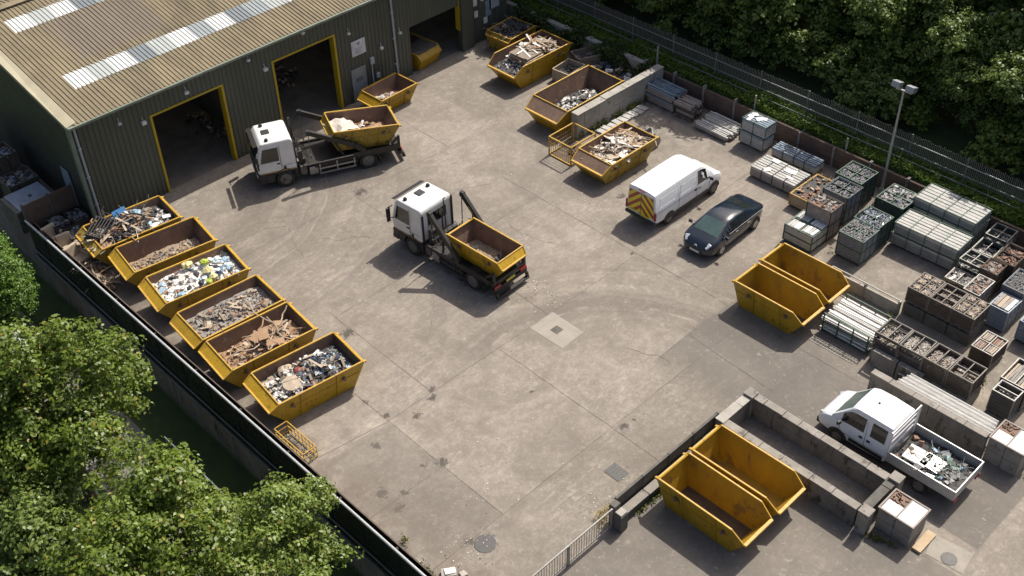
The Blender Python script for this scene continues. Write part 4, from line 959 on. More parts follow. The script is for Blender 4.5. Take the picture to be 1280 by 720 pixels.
# double cab dropside truck, origin under the front axle, nose to +y
pk = thing('dropside_truck','white double cab dropside pickup with metal scrap in its bed, between concrete walls','pickup truck',(30.96,13.52,0),R(90))
LP = Loft([(-2.06,.90,.42,1.18,2.02,.74),(-2.02,.945,.38,1.2,2.10,.78),(-1.2,.955,.36,1.2,2.14,.80),(-.55,.955,.36,1.2,2.12,.79),(-.32,.95,.36,1.19,2.04,.77),(.40,.935,.36,1.16,1.22,.80),(.78,.90,.38,1.0,1.06,.74),(.96,.80,.40,.80,.84,.62),(1.02,.66,.42,.70,.72,.5)])
LP.body(mWhite,pk); LP.screen(pk,4,.06,.94,mScreen,'windscreen',6,.93)
for s in (-1,1):
    LP.side(pk,1,2,.16,.92,.08,.92,s,mGlass,'rear_side_window'); LP.side(pk,2,5,.10,.80,.08,.90,s,mGlass,'front_side_window')
    wheel(pk,0,s*.85,.34,.22,mRim); wheel(pk,-3.56,s*.83,.34,.30,mRim)
    a = MB(); arch_disc(a,0,s*.953,.42,.36,.36); a.build('wheel_arch',mDark,pk)
    b = MB(); b.box(-1.95,-.5,s*.955-.014,s*.955+.014,.50,.66); b.build('side_moulding',mPlast,pk)
    b = MB(); b.box(-2.0,-.45,s*.86-.08,s*.86+.08,.30,.37); b.build('side_step',mPlast,pk)
    seam(pk,[(-1.12,.5),(-1.12,2.0)],s*.957); seam(pk,[(-.05,.5),(.0,1.16)],s*.953); seam(pk,[(-2.0,.72),(-.1,.72)],s*.958)
    for x in (-1.28,-.95): 
        b = MB(); b.box(x-.07,x+.07,s*.965-.02,s*.965+.02,.98,1.07); b.build('door_handle',mPlast,pk)
    mirror_part(pk,-.02,s*1.06,1.24)
    b = MB(); b.obox((.80,s*.68,.86),(.32,.26,.22),(0,.4,-s*.5)); b.build('headlight',mLamp,pk,bevel=.04)
b = MB(); b.box(.72,1.06,-.78,.78,.30,.56); b.build('bumper',mPlast,pk,bevel=.06)
b = MB(); b.lathe([(.05,2.145),(.04,2.19),(.01,2.2)],10,'Z',(-.95,0,0)); b.build('aerial_base',mPlast,pk)
b = MB(); b.box(-4.9,-2.12,-1.02,1.02,.66,.74); b.box(-4.85,-2.1,-.4,-.3,.48,.66); b.box(-4.85,-2.1,.3,.4,.48,.66); b.build('bed_floor',mGreaseGrey,pk)
mDrop = M('grey_drop_side',(.46,.46,.45),(.38,.38,.37),3,.45,.3)
for x0,x1,y0,y1 in ((-4.9,-2.12,.99,1.03),(-4.9,-2.12,-1.03,-.99),(-4.93,-4.89,-1.03,1.03)):
    b = MB(); b.box(x0,x1,y0,y1,.68,1.14)
    b.box(x0-.005,x1+.005,y0-.008,y1+.008,1.12,1.165); b.build('drop_side',mDrop,pk,bevel=.008)
b = MB()
for y in (-.98,.98): b.box(-2.16,-2.09,y-.04,y+.04,.7,2.16)
for z in (1.2,1.5,1.8,2.08): b.box(-2.15,-2.10,-.96,.96,z,z+.07)
b.build('headboard',mWhiteD,pk,bevel=.008)
for s in (-1,1):
    b = MB(); b.box(-4.6,-4.1,s*.8-.22,s*.8+.22,.66,.68); arch(b,-3.56,s*.84,.42,.36,0,.18); b.build('mudguard',mPlast,pk)
    b = MB(); b.box(-4.95,-4.90,s*.8-.16,s*.8+.16,.50,.62); b.build('tail_light',mRed,pk)
class Bed:  # inner space of the bed, so the same load builder can fill it
    H = .5
    def hw(s,z): return .97
    def xr(s,z): return (-1.36,1.36)
bp = on((30.96,13.52),R(90),-3.5,0)
make_load('metal_offcuts','silver sheet offcuts, wire and small scrap spread in the bed of the white pickup',Bed(),(bp[0],bp[1],.70),R(90),[mDark,mAlu,mWhiteB,mBrk,mGreen,mScr,mTan,mLtBl],
 [('sheet',34,.2,.5,(5,1,5,7),(.05,.62),.03),('sheet',22,.15,.4,(5,0,4),(0.,.6),.04),('rod',36,.3,.8,(0,5,1),(.02,.7),.06),('chunk',60,.05,.16,(0,3,6,5,4),(.02,.98),.02),('chunk',16,.1,.3,(6,3,0),(.8,.98),.04)],.06,.06,51,base_m=0,cat='scrap')
for k,(dx,dy,rz,sz) in enumerate(((-2.95,.18,.05,(.9,.8)),(-3.55,.1,-.06,(.75,.72)))):
    b = MB(); b.box(-sz[0]/2,sz[0]/2,-sz[1]/2,sz[1]/2,0,.06); b.box(-sz[0]/2,sz[0]/2,-.02,.02,.06,.075); b.box(-.02,.02,-sz[1]/2,sz[1]/2,.06,.075)
    q = on((30.96,13.52),R(90),dx,dy); tag(b.build('metal_panel',mWhiteB if k == 0 else mAlu,None,(q[0],q[1],.87),R(90)+rz),('white metal panel lying in the pickup bed behind the cab','dull silver metal panel lying in the middle of the pickup bed')[k],'panel')
# ------------------------------------------------------------------ stacked stone, crates and cages
def pallet(par, lx, ly, z0=0., mat=None):
    b = MB()
    for k in range(3): b.box(-lx/2+.02,lx/2-.02,-ly/2+.05+(ly-.2)*k/2,-ly/2+.15+(ly-.2)*k/2,z0,z0+.09)
    n = max(4,int(lx/.2))
    for k in range(n): b.box(-lx/2+lx*k/n+.01,-lx/2+lx*(k+1)/n-.02,-ly/2,ly/2,z0+.09,z0+.12)
    return b.build('pallet',mat or mWood,par)

def slab_pack(label, x0,x1,y0,y1,h, tiers, side, top, group, band=True, nlen=2, frame=True, seed=0, bars=7, zbase=.12, cap=None, loose=1.):
    """long packs of stone bars in tiers on a pallet, bands across"""
    rnd = random.Random(seed); lx,ly = x1-x0,y1-y0
    t = thing('stone_pack', label, 'stone pack', ((x0+x1)/2,(y0+y1)/2,0), rnd.uniform(-.022,.022), group)
    pallet(t,lx,ly)
    th = (h-zbase)/tiers
    for k in range(tiers):
        za = zbase+k*th+(.03 if k else 0); zb_ = zbase+(k+1)*th; ox,oy = rnd.uniform(-.03,.03),rnd.uniform(-.03,.03)
        b = MB(); nz = max(2,int((zb_-za)/.14))
        for c in range(nz):
            for q in range(nlen):
                ya = -ly/2+ly*q/nlen+.006; yb = -ly/2+ly*(q+1)/nlen-.006
                for i in range(bars):
                    xa = -lx/2+lx*i/bars+.004; xb = -lx/2+lx*(i+1)/bars-.004-(.05 if c == nz-1 else 0); j = rnd.uniform(-.014,.014)*loose**1.6
                    b.box(xa+ox,xb+ox,ya+j+oy,yb+j+oy,za+(zb_-za)*c/nz,za+(zb_-za)*(c+1)/nz-.012+(rnd.uniform(-.012,.008)*loose if c == nz-1 else 0), 1 if c == nz-1 else 0)
        b.box(-lx/2+.02+ox,lx/2-.02+ox,-ly/2+.02+oy,ly/2-.02+oy,za+.02,zb_-(zb_-za)/nz+.006,2)  # dark core paints the shade seen in gaps between the top bars
        b.build('stone_layer',[side,top,mDark],t)
        if frame:
            f = MB(); e = .03
            for sx in (-1,1):
                f.bar((sx*(lx/2+.01)+ox,-ly/2,zb_+.01),(sx*(lx/2+.01)+ox,ly/2,zb_+.01),e)
                for sy in (-1,1): f.bar((sx*(lx/2+.012)+ox,sy*(ly/2+.012)+oy,za),(sx*(lx/2+.012)+ox,sy*(ly/2+.012)+oy,zb_),e)
            for sy in (-1,1): f.bar((-lx/2+ox,sy*(ly/2+.01)+oy,zb_+.01),(lx/2+ox,sy*(ly/2+.01)+oy,zb_+.01),e)
            f.build('corner_frame',mGreen,t)
        if band:
            nb = max(2,round(ly/.75))
            for q in range(1,nb):
                f = MB(); y = -ly/2+ly*q/nb+rnd.uniform(-.02,.02)
                f.box(-lx/2-.014+ox,lx/2+.014+ox,y-.02,y+.02,zb_-.004,zb_+.012)
                for sx in (-1,1): f.box(sx*(lx/2+.010)+ox-.006,sx*(lx/2+.010)+ox+.006,y-.02,y+.02,za,zb_)
                f.build('strap',mGreen if frame else mDark,t)
    if cap:
        for i in range(5):
            b = MB(); b.obox((rnd.uniform(-lx/3,lx/3),rnd.uniform(-ly/3,ly/3),h+.02),(rnd.uniform(.2,.5),rnd.uniform(.2,.5),.01),(rnd.uniform(-.1,.1),rnd.uniform(-.1,.1),rnd.uniform(0,3)),0,.3,rnd)
            b.build('torn_film',cap,t)
    return t

def crate(label, x0,x1,y0,y1,z0,h, nx,ny, frame, side, mats, fill, kind, group, seed=0, tiers=1, solid=True, name='crate', cat='crate', empty=()):
    rnd = random.Random(seed); lx,ly = x1-x0,y1-y0
    t = thing(name, label, cat, ((x0+x1)/2,(y0+y1)/2,z0), rnd.uniform(-.03,.03), group)
    pallet(t,lx,ly,0,mWoodD)
    for k in range(tiers):
        za = .12+(h-.12)*k/tiers; zb_ = .12+(h-.12)*(k+1)/tiers-(.02 if k < tiers-1 else 0)
        for s,ax in ((-1,0),(1,0),(-1,1),(1,1)):
            b = MB(); n = max(2,int((zb_-za)/.15)); nn = max(2,int((ly if ax == 0 else lx)/.38))
            for c in range(n):
                a_,c_ = za+(zb_-za)*c/n+.008, za+(zb_-za)*(c+1)/n-.006
                for q in range(nn if solid else 1):
                    L = (ly if ax == 0 else lx); u0 = -L/2+L*q/(nn if solid else 1)+.004; u1 = -L/2+L*(q+1)/(nn if solid else 1)-.004
                    if not solid and c % 2: continue
                    dp = rnd.uniform(0,.012)
                    if ax == 0: b.box(s*(lx/2-.03)-.018,s*(lx/2-.03)+.018+s*dp,u0,u1,a_,c_,0)
                    else: b.box(u0+.03,u1-.03,s*(ly/2-.03)-.018,s*(ly/2-.03)+.018+s*dp,a_,c_,0)
            b.build('side_panel',side,t)
        f = MB(); e = .04
        for sx in (-1,1):
            f.bar((sx*lx/2,-ly/2,zb_),(sx*lx/2,ly/2,zb_),e); f.bar((sx*lx/2,-ly/2,za),(sx*lx/2,ly/2,za),e*.8)
            for sy in (-1,1): f.bar((sx*lx/2,sy*ly/2,za-.02),(sx*lx/2,sy*ly/2,zb_+.015),e*1.15)
        for sy in (-1,1): f.bar((-lx/2,sy*ly/2,zb_),(lx/2,sy*ly/2,zb_),e); f.bar((-lx/2,sy*ly/2,za),(lx/2,sy*ly/2,za),e*.8)
        if k == tiers-1:
            for i in range(1,nx): f.box(-lx/2+lx*i/nx-.018,-lx/2+lx*i/nx+.018,-ly/2,ly/2,zb_-.12,zb_+.004)
            for i in range(1,ny): f.box(-lx/2,lx/2,-ly/2+ly*i/ny-.018,-ly/2+ly*i/ny+.018,zb_-.12,zb_)
        f.build('frame',frame,t)
    b = MB(); zt = h-(h-.12)/tiers*(1-fill)
    b.box(-lx/2+.05,lx/2-.05,-ly/2+.05,ly/2-.05,.13,zt-.05,len(mats)-1)
    for i in range(nx):
        for j in range(ny):
            xa,xb = -lx/2+lx*i/nx+.06,-lx/2+lx*(i+1)/nx-.06; ya,yb = -ly/2+ly*j/ny+.06,-ly/2+ly*(j+1)/ny-.06
            if (i,j) in empty: continue
            dz = rnd.uniform(-.05,.03)
            if kind == 'slate':
                n = 60
                for _ in range(n):
                    b.obox((rnd.uniform(xa,xb),rnd.uniform(ya,yb),zt-.02+dz+rnd.uniform(-.03,.03)),(rnd.uniform(.10,.24),rnd.uniform(.02,.05),rnd.uniform(.08,.14)),(rnd.uniform(-.4,.4),rnd.uniform(-.3,.3),rnd.uniform(-.5,.5)),rnd.randrange(len(mats)-1),.25,rnd)
            elif kind == 'rubble':
                for _ in range(40):
                    s = rnd.uniform(.08,.26); b.obox((rnd.uniform(xa,xb),rnd.uniform(ya,yb),zt-.02+dz+rnd.uniform(-.04,.05)),(s,s*.7,s*.45),(rnd.uniform(-.5,.5),rnd.uniform(-.5,.5),rnd.uniform(0,6)),rnd.randrange(len(mats)-1),.4,rnd)
            elif kind == 'sticks':
                for _ in range(85):
                    s = min(rnd.uniform(.25,.6),(xb-xa)*.8); b.obox((rnd.uniform(xa+.1,xb-.1),rnd.uniform(ya+.06,yb-.06),zt+dz+rnd.uniform(-.05,.06)),(s,.034,.026),(rnd.uniform(-.2,.2),rnd.uniform(-.3,.3),rnd.gauss(.2,.5)),rnd.randrange(len(mats)-1),.1,rnd)
            elif kind == 'slabs':
                n = 4
                for q in range(n):
                    b.obox(((xa+xb)/2,ya+(yb-ya)*(q+.5)/n,zt+dz+rnd.uniform(-.015,.015)),((xb-xa)*rnd.uniform(.85,.98),(yb-ya)/n-.015,.07),(0,0,rnd.uniform(-.03,.03)),rnd.randrange(len(mats)-1),.05,rnd)
    b.build('contents',mats,t)
    return t
GS = 'packs of stone along the brown wall'; GC = 'crates and cages in the storage yard'; GB = 'old timber crates by the pickup'
slab_pack('silvery pallet of metal lengths in the corner by the block wall',44.42,45.55,33.55,35.5,1.07,2,mStoneP,mBlueP,GS,False,1,False,1,11,loose=4)
slab_pack('brown stack of old timber between the silvery pallet and the low plank pile',44.35,45.45,32.25,33.4,.86,2,mWoodD,mStoneP,GS,False,1,False,2,8,loose=4)
slab_pack('low pile of grey planks lying on a pallet by the brown wall',44.05,45.8,29.6,31.75,.36,1,mStoneP,mStone,GS,False,1,False,3,12,loose=4)
slab_pack('pale square cube of bricks two tiers high, half under torn film',44.62,45.55,27.65,29.15,1.53,2,mStone,mBlueP,GS,True,2,True,4,5,cap=mWhiteB)
slab_pack('low white topped pack of slabs with brown sides, nearest the dark car',42.45,43.88,24.2,26.85,.66,1,mStoneP,mStone,GS,True,2,False,5,7,cap=mWhiteB)
slab_pack('long pack with bluish shade painted on top, behind the low white topped pack',44.7,45.52,24.5,27.15,.58,1,mStone,mBlueP,GS,True,2,False,6,5)  # bluish top colour stands in for the shade lying on this pack
crate('open ochre crate of brown broken stone beside the low slab packs',41.72,44.0,22.72,23.95,0,.73,1,1,mYrim,mWoodL,[mCard,mTan,mBrk,mDark],.95,'rubble',GC,7)
crate('green cage of grey slate, tallest, at the foot of the lamp post',43.72,45.15,21.35,22.8,0,1.5,2,2,mGreen,mGreenD,[mSlate,mGrey,mSlate],.9,'slate',GC,8,2)
crate('grey cage of slate between the lamp post cage and the timber box',42.1,43.4,21.1,22.45,0,1.6,2,2,mGreenD,mSlate,[mSlate,mGrey,mSlate,mDark],.9,'slate',GC,9,2)
crate('tall brown grey timber box of mixed stone behind the pale paving cube',40.45,41.5,20.95,22.25,0,1.74,1,2,mWoodD,mStoneP,[mGrey,mStoneP,mBrk,mDark],.95,'rubble',GC,10,2)
crate('pale cube of cream paving with green frame behind the empty skips',39.2,40.72,20.98,22.52,0,.98,2,2,mGreen,mStone,[mStone,mWhiteB,mStone],.97,'slabs',GC,11,2)
crate('blue grey cage of slate standing in front of its neighbour, nearest the open concrete floor',39.97,41.28,18.85,20.12,0,1.39,2,2,mGreen,mSlate,[mSlate,mGrey,mSlate],.94,'slate',GC,12,2)
crate('blue grey cage of slate tucked behind the nearest slate cage',41.32,42.57,18.9,20.2,0,1.42,2,2,mGreen,mGreenD,[mSlate,mBlueP,mSlate,mDark],.92,'slate',GC,13,2)
crate('low green cage of grey slabs right of the lamp post',43.55,45.1,18.95,20.4,0,1.32,2,2,mGreen,mGreenD,[mGrey,mStone,mSlate,mDark],.92,'rubble',GC,14,2)
slab_pack('long two tier pack of pale slabs with green bands, in front',42.5,43.88,15.6,18.75,1.29,2,mStoneG,mStone,GS,True,2,True,15,6,cap=None)
slab_pack('long tall pack of pale slabs with green bands, at the back against the bank',44.42,45.95,15.8,18.9,1.62,3,mStoneG,mStone,GS,True,2,True,16,6,cap=None)
for k,(x0,x1,lab) in enumerate(((41.3,42.2,'small low wire crate between the long slab packs and the brown timber crates'),(42.45,43.4,'dark empty wire crate, front one beside the long slab pack'),(43.5,44.6,'dark empty wire crate, middle one beside the long slab pack'),(44.7,45.8,'dark wire crate at the back by the bank, behind the empty ones'))):
    crate(lab,x0,x1,14.35,15.35,0,(.62,1.0,1.0,1.2)[k],1+(k%2),2,mMeshG,mGreenD if k else mStoneP,[mScr,mGrey,mDark],(.85,.6,.65,.7)[k],'rubble',GC,20+k,1,False)
crate('light grey edged wire crate of pinkish stone next to the brown timber crates',40.15,41.5,13.28,14.0,0,1.42,2,1,mMeshG,mStoneP,[mStoneP,mGrey,mBrk,mDark],.93,'rubble',GC,25,2)
crate('brown crate of pinkish rubble behind the light grey edged crate',41.95,42.9,13.43,14.2,0,1.42,1,1,mWoodD,mWoodD,[mStoneP,mBrk,mDark],.94,'rubble',GC,26,2)
crate('dark brown crate closest to the bank in the brown row',43.1,44.6,13.2,14.15,0,1.35,2,1,mWoodD,mWoodD,[mBrk,mWoodD,mDark],.8,'rubble',GC,27,2)
crate('blue grey crate of pale rubble and boards at the right edge',40.3,41.45,11.95,12.8,0,1.15,1,1,mBlueP,mBlueP,[mStoneP,mWhiteB,mTan,mDark],.95,'slabs',GC,28,2)
crate('grey cage behind the blue grey crate at the right edge',41.6,43.1,12.0,12.95,0,1.4,1,1,mSlate,mSlate,[mSlate,mGrey,mDark],.96,'slate',GC,29,2)
crate('blue wrapped crate cut by the right edge of the picture',40.3,41.6,10.4,11.4,0,1.1,1,1,mBlueP,mBlueP,[mBlueP,mStone,mDark],.95,'slabs',GC,30,2)
# block base with three timber crates on it
b = MB()
for k in range(3):
    b.box(38.5,39.9,12.6+k*1.06,13.63+k*1.06,0,.62)
tag(b.build('block_plinth',mConcD,bevel=.02),'dark stained concrete block plinth under the three brown timber crates','plinth')
for k,(lab,fl,emp) in enumerate((('brown timber crate of gridded stone offcuts, right end of the plinth',.96,()),('brown timber crate, mostly empty and dark, middle of the plinth',.72,((0,1),)),('brown timber crate of yellowish stone offcuts, left end of the plinth',.97,()))):
    crate(lab,38.54,39.88,12.64+k*1.05,13.62+k*1.05,.625,.86,3,2,mMeshB,mWoodD,[mWood,mTan,mStoneP,mWoodD],fl,'sticks',GB,40+k,1,True,empty=emp)
crate('lone brown crate with a crossed top at the end of the plinth',37.78,39.05,11.24,12.17,0,.84,2,2,mMeshG,mWoodD,[mBrk,mTan,mStoneP,mDark],.95,'slabs',GB,45)
b = MB()
for k in range(4): b.box(35.0,36.25,10.8+k*1.1,11.86+k*1.1,0,.55); 
for k in range(2): b.box(34.72,34.98,12.7+k*1.15,13.8+k*1.15,0,.8)
tag(b.build('concrete_plinth',mConc,bevel=.02),'pale concrete block plinth carrying the row of open bins behind the pickup wall','plinth')
for k,(lab,fl) in enumerate((('open weathered bin with few offcuts and green weeds, right end of the bin row',.6),('open weathered bin of white sticks, second from the right end of the bin row',.72),('open weathered bin heaped with white sticks, second from the left of the bin row',.8),('open weathered bin with dark mesh and grey scraps, left end of the bin row',.55))):
    crate(lab,35.05,36.2,10.82+k*1.1,11.85+k*1.1,.555,.95,2 if k == 0 else 1,2,mMeshB,mConcD if k > 1 else mWoodD,[mStone,mStoneP,mWood,mWoodD],fl,'sticks' if k else 'slabs',GB,50+k,1,k < 2)
crate('small open bin of dark pipes at the right edge, beside the bin row',35.66,36.4,9.3,10.2,0,1.16,2,1,mMeshG,mConcD,[mMeshG,mGrey,mDark],.75,'sticks',GB,60,1)
crate('open brown bin of stone offcuts at the right edge behind the dark pipe bin',36.5,38.0,9.2,10.3,0,1.2,1,2,mMeshG,mWoodD,[mStoneP,mTan,mGrey,mDark],.9,'slabs',GB,61,1)
crate('open brown bin of rubble at the right edge in front of the blue wrapped crate',38.4,39.6,9.2,10.2,0,1.1,1,1,mWoodD,mWoodD,[mStoneP,mBrk,mDark],.9,'rubble',GB,62,1)
# bundle of poles in a rack
pr = thing('pole_rack','flat steel rack of long white poles behind the empty skips','pole rack',(35.97,16.5,0))
b = MB()
for x in (-.86,.86):
    for y in (-1.08,-.36,.36,1.08): b.bar((x,y,0),(x,y,1.0),.05)
    for z in (.1,.55,1.0): b.bar((x,-1.1,z),(x,1.1,z),.035)
for y in (-1.08,1.08): b.bar((-.86,y,.1),(.86,y,.1),.05); b.bar((-.86,y,.45),(.86,y,.45),.03)
b.build('rack_frame',mGreen,pr)
b = MB(); rp = random.Random(8)
for l in range(5):
    for k in range(13):
        x = -.80+1.6*k/12+rp.uniform(-.03,.03); y = rp.uniform(-.08,.08); z = .16+l*.15
        b.bar((x,-1.15+y,z+rp.uniform(-.02,.02)),(x+rp.uniform(-.05,.05),1.15+y,z+rp.uniform(-.02,.03)),.07,.06,rp.choice((0,0,1)))
b.build('poles',[mWhiteB,mStone],pr)
b = MB()
for k in range(16): b.bar((34.25+.0,15.5+k*.14,.025),(34.9,15.5+k*.14,.025),.012)
for k in range(5): b.bar((34.25+k*.16,15.45,.03),(34.25+k*.16,17.65,.03),.012)
tag(b.build('wire_grid',mMeshG),'rusty wire mesh panel lying flat on the ground in front of the pole rack','wire mesh')
# low mesh topped wall behind the rack
lw = thing('low_wall','low concrete panel wall with wire top behind the pole rack','wall',(38.25,17.5,0))
b = MB()
for k in range(2): b.box(-.05,.05,-1.7+k*1.72,-.02+k*1.72,0,.62)
b.build('panel',mConcL,lw,bevel=.01)
for y in (-1.7,0,1.7):
    b = MB(); b.box(-.07,.07,y-.05,y+.05,0,.8); b.build('post',mMeshG,lw)
b = MB(); b.bar((0,-1.7,.82),(0,1.7,.82),.04); b.build('top_wire',mMeshG,lw)

# ------------------------------------------------------------------ walls, pens and blocks
GP2 = 'block walls of the storage yard'
def block_wall(label, x0,x1,y0,y1,h, mat, courses=2, blk=1.2, name='block_wall', seed=0, capm=None, post=()):
    rnd = random.Random(seed); t = thing(name,label,'wall',((x0+x1)/2,(y0+y1)/2,0),0)
    lx,ly = x1-x0,y1-y0; b = MB(); along = 0 if lx > ly else 1; L = max(lx,ly)
    for c in range(courses):
        off = (c%2)*blk/2; u = -L/2
        while u < L/2-.02:
            e = min(L/2, u+(blk-off if u == -L/2 and off else blk)); d = rnd.uniform(-.012,.012)
            za,zb_ = h*c/courses, h*(c+1)/courses-.008
            if along == 0: b.box(u+.006,e-.006,-ly/2+d,ly/2+d,za,zb_)
            else: b.box(-lx/2+d,lx/2+d,u+.006,e-.006,za,zb_)
            u = e
    b.build('blocks',mat,t,bevel=.018)
    if capm:
        b = MB(); u = -L/2
        while u < L/2-.05:
            e = min(L/2,u+rnd.uniform(.7,1.3)); w_ = rnd.uniform(.02,.05); z_ = h+rnd.uniform(.02,.05)
            if along == 0: b.box(u+.01,e-.01,-ly/2-w_,ly/2+.02,h-.004,z_)
            else: b.box(-lx/2-w_,lx/2+.02,u+.01,e-.01,h-.004,z_)
            u = e
        b.build('coping',capm,t,bevel=.012)
    return t
block_wall('grey concrete block wall dividing the largest skip from the stone packs',38.85,45.95,35.55,35.98,1.5,mConcL,2,1.15,seed=1,capm=mConcL)
block_wall('front wall of the concrete pen, beside the clean empty skip',26.92,27.22,10.75,16.75,1.0,mConcS,2,1.5,'pen_wall',2,mConc)
block_wall('back wall of the concrete pen, beside the pickup',28.86,29.16,10.75,16.75,1.0,mConcS,2,1.5,'pen_wall',3,mConc)
block_wall('short far end wall of the concrete pen with a white topped edge',26.92,29.16,16.76,17.1,1.0,mConcS,2,1.1,'pen_wall',4,mConcL)
block_wall('short near end wall of the concrete pen by the white topped block',27.3,29.1,10.42,10.74,.96,mConcD,2,.9,'pen_wall',5,mConcD)
for x,y,lab in ((27.05,10.45,'square concrete post at the near corner of the pen by the white topped block'),(29.15,10.5,'square concrete post at the pen corner closest to the pickup wheel'),(28.95,16.9,'stained concrete post at the far corner of the pen beside the pickup nose')):
    b = MB(); b.box(-.21,.21,-.21,.21,0,1.08); b.box(-.23,.23,-.23,.23,1.08,1.13); b.box(-.05,.05,-.225,-.20,.5,.95)
    tag(b.build('concrete_post',mConc,None,(x,y,0),bevel=.02),lab,'post')
block_wall('long concrete wall between the pickup and the white beams',33.08,33.34,9.1,14.1,1.24,mConcS,2,1.6,'pen_wall',6,mConc)
t = thing('beam_stack','bundle of long white channel beams lying behind the pickup wall','beams',(34.1,11.2,0))
b = MB()
for y in (-1.7,0,1.7): b.box(-.45,.45,y-.1,y+.1,0,.8)
b.build('trestle',mConcD,t)
b = MB()
for k,x in enumerate((-.3,-.1,.12,.32)):
    b.box(x-.08,x+.08,-2.05+k*.04,2.05-k*.06,.805,.83); b.box(x-.085,x-.065,-2.05+k*.04,2.05-k*.06,.83,.93); b.box(x+.065,x+.085,-2.05+k*.04,2.05-k*.06,.83,.93)
b.build('beams',mWhiteB,t)
b = MB(); b.bar((34.7,9.7,.35),(34.6,13.6,.4),.2,.3); tag(b.build('old_girder',mConcD),'dark weathered girder lying beside the white beams','girder')
def bin_block(label,x0,x1,y0,y1,h,seed,hole):
    t = thing('block_bin',label,'block bin',((x0+x1)/2,(y0+y1)/2,0),0,'concrete block bins with white tops'); lx,ly = x1-x0,y1-y0; b = MB()
    for c in range(2):
        for k in range(2):
            b.box(-lx/2+.004,lx/2-.004,-ly/2+ly*k/2+.006,-ly/2+ly*(k+1)/2-.006,h*c/2,h*(c+1)/2-.01)
    b.build('blocks',mConc,t,bevel=.03)
    b = MB()
    for s in (-1,1): b.box(s*lx/2-.03,s*lx/2+.03,-ly/2-.03,ly/2+.03,h-.005,h+.06); b.box(-lx/2+.03,lx/2-.03,s*ly/2-.03,s*ly/2+.03,h-.005,h+.06)
    b.box(-lx/2+.03,lx/2-.03,-.02,.02,h-.005,h+.045); b.build('edge_frame',mStoneP,t)
    b = MB(); b.box(-lx/2+.04,lx/2-.04,-ly/2+.04,-.03,h-.006,h+.03); b.box(-lx/2+.04,-lx/2+.04+(lx-.08)*.5,.03,ly/2-.06,h-.006,h+.035); b.build('white_panel',mWhiteB,t)
    b = MB(); b.box(.02,lx/2-.05,.04,ly/2-.05,h-.006,h+.012); rnd = random.Random(seed)
    for _ in range(14): b.obox((rnd.uniform(.1,lx/2-.1),rnd.uniform(.1,ly/2-.1),h+.03),(rnd.uniform(.08,.2),.08,.05),(0,0,rnd.uniform(0,3)))
    b.build('rusty_fill',mRust,t); return t
bin_block('pale concrete block bin with white panels on top, by the near corner of the pen',27.5,28.64,8.86,10.22,1.06,1,0)
bin_block('pale concrete block bin with white panels on top, at the end of the pickup wall',33.2,34.4,7.7,9.04,1.2,2,0)
b = MB(); b.box(27.55,28.66,8.38,8.72,.02,.12); tag(b.build('board',mWoodL,bevel=.01),'pale timber board lying beside the white topped block bin at the pen','board')
b = MB(); b.lathe([(.29,.013),(.29,.03),(.22,.034),(.01,.036)],10,'Z',(28.1,7.55,0)); tag(b.build('drain_cover',mIron),'dark round drain cover in the pale concrete strip by the block bin','drain cover')
b = MB(); b.box(22.58,23.2,18.2,18.96,.004,.016); 
for k in range(5): b.box(22.62,23.16,18.26+k*.14,18.32+k*.14,.016,.022)
tag(b.build('manhole_cover',mIron),'dark square iron manhole cover in the concrete near the slatted panel fence','manhole cover')
b = MB(); b.box(26.95,27.35,25.62,26.02,.01,.022); b.lathe([(.1,.022),(.1,.028),(.01,.03)],12,'Z',(27.15,25.82,0)); tag(b.build('drain_cover',mConcD,None),'small square drain cover in the middle of the pale repair patch','drain cover')
b = MB(); b.lathe([(.42,.008),(.40,.014),(.01,.016)],14,'Z',(17.05,19.72,0)); tag(b.build('manhole_cover',mIron),'dark round manhole cover in the stained concrete at the bottom of the yard','manhole cover')
# concrete panel fence with pillar, and kerb wall behind it
pf = thing('panel_fence','dark grey concrete panel fence beside the near pair of empty skips','fence',(24.3,17.22,0))
b = MB()
for k in range(4): b.box(-3.0+k*1.48,-1.54+k*1.48,-.035,.035,.1,1.0); b.box(-3.0+k*1.48,-1.54+k*1.48,-.05,.05,.98,1.03)
b.build('panel',mConcD,pf,bevel=.008)
for k in range(5):
    b = MB(); b.box(-3.04+k*1.48,-2.96+k*1.48,-.06,.06,0,1.05); b.build('post',mConcD,pf)
block_wall('low mossy block wall between the panel fence and the near empty skips',21.35,26.9,16.78,17.08,.42,mConcD,1,1.1,'kerb_wall',8,mConc)
b = MB(); b.box(-.2,.2,-.18,.18,0,.86); b.box(-.17,.17,-.15,.15,.86,.93,1); b.box(-.16,.16,.18,.45,0,1.12)
tag(b.build('gate_pillar',[mConcD,mConcL],None,(21.0,16.72,0),bevel=.015),'stubby concrete pillar with a pale top at the end of the panel fence','pillar')
# crowd barrier
for k in range(3):
    x0 = 18.5-k*2.28+(0 if k else .02); 
    t = thing('barrier',('galvanised railing panel nearest the concrete pillar','galvanised railing panel cut by the bottom edge of the picture','galvanised railing panel beyond the bottom edge')[k],'railing',(x0+1.08,16.93,0),0,'railing panels at the bottom of the yard')
    b = MB(); hw = 1.12
    b.bar((-hw,0,1.12),(hw,0,1.12),.05); b.bar((-hw,0,.16),(hw,0,.16),.04)
    for x in (-hw,hw): b.bar((x,0,0),(x,0,1.14),.06)
    b.build('frame',mMeshG,t)
    b = MB()
    for q in range(1,17): b.bar((-hw+2*hw*q/17,0,.16),(-hw+2*hw*q/17,0,1.12),.016)
    b.build('bars',mMeshG,t)
b = MB(); b.box(-.25,.28,-.17,.17,0,.2); b.obox((.06,.02,.22),(.4,.26,.04),(0,.08,.2),1,.1); b.obox((.5,-.1,.1),(.3,.25,.2),(.2,.3,.7),0,.3)
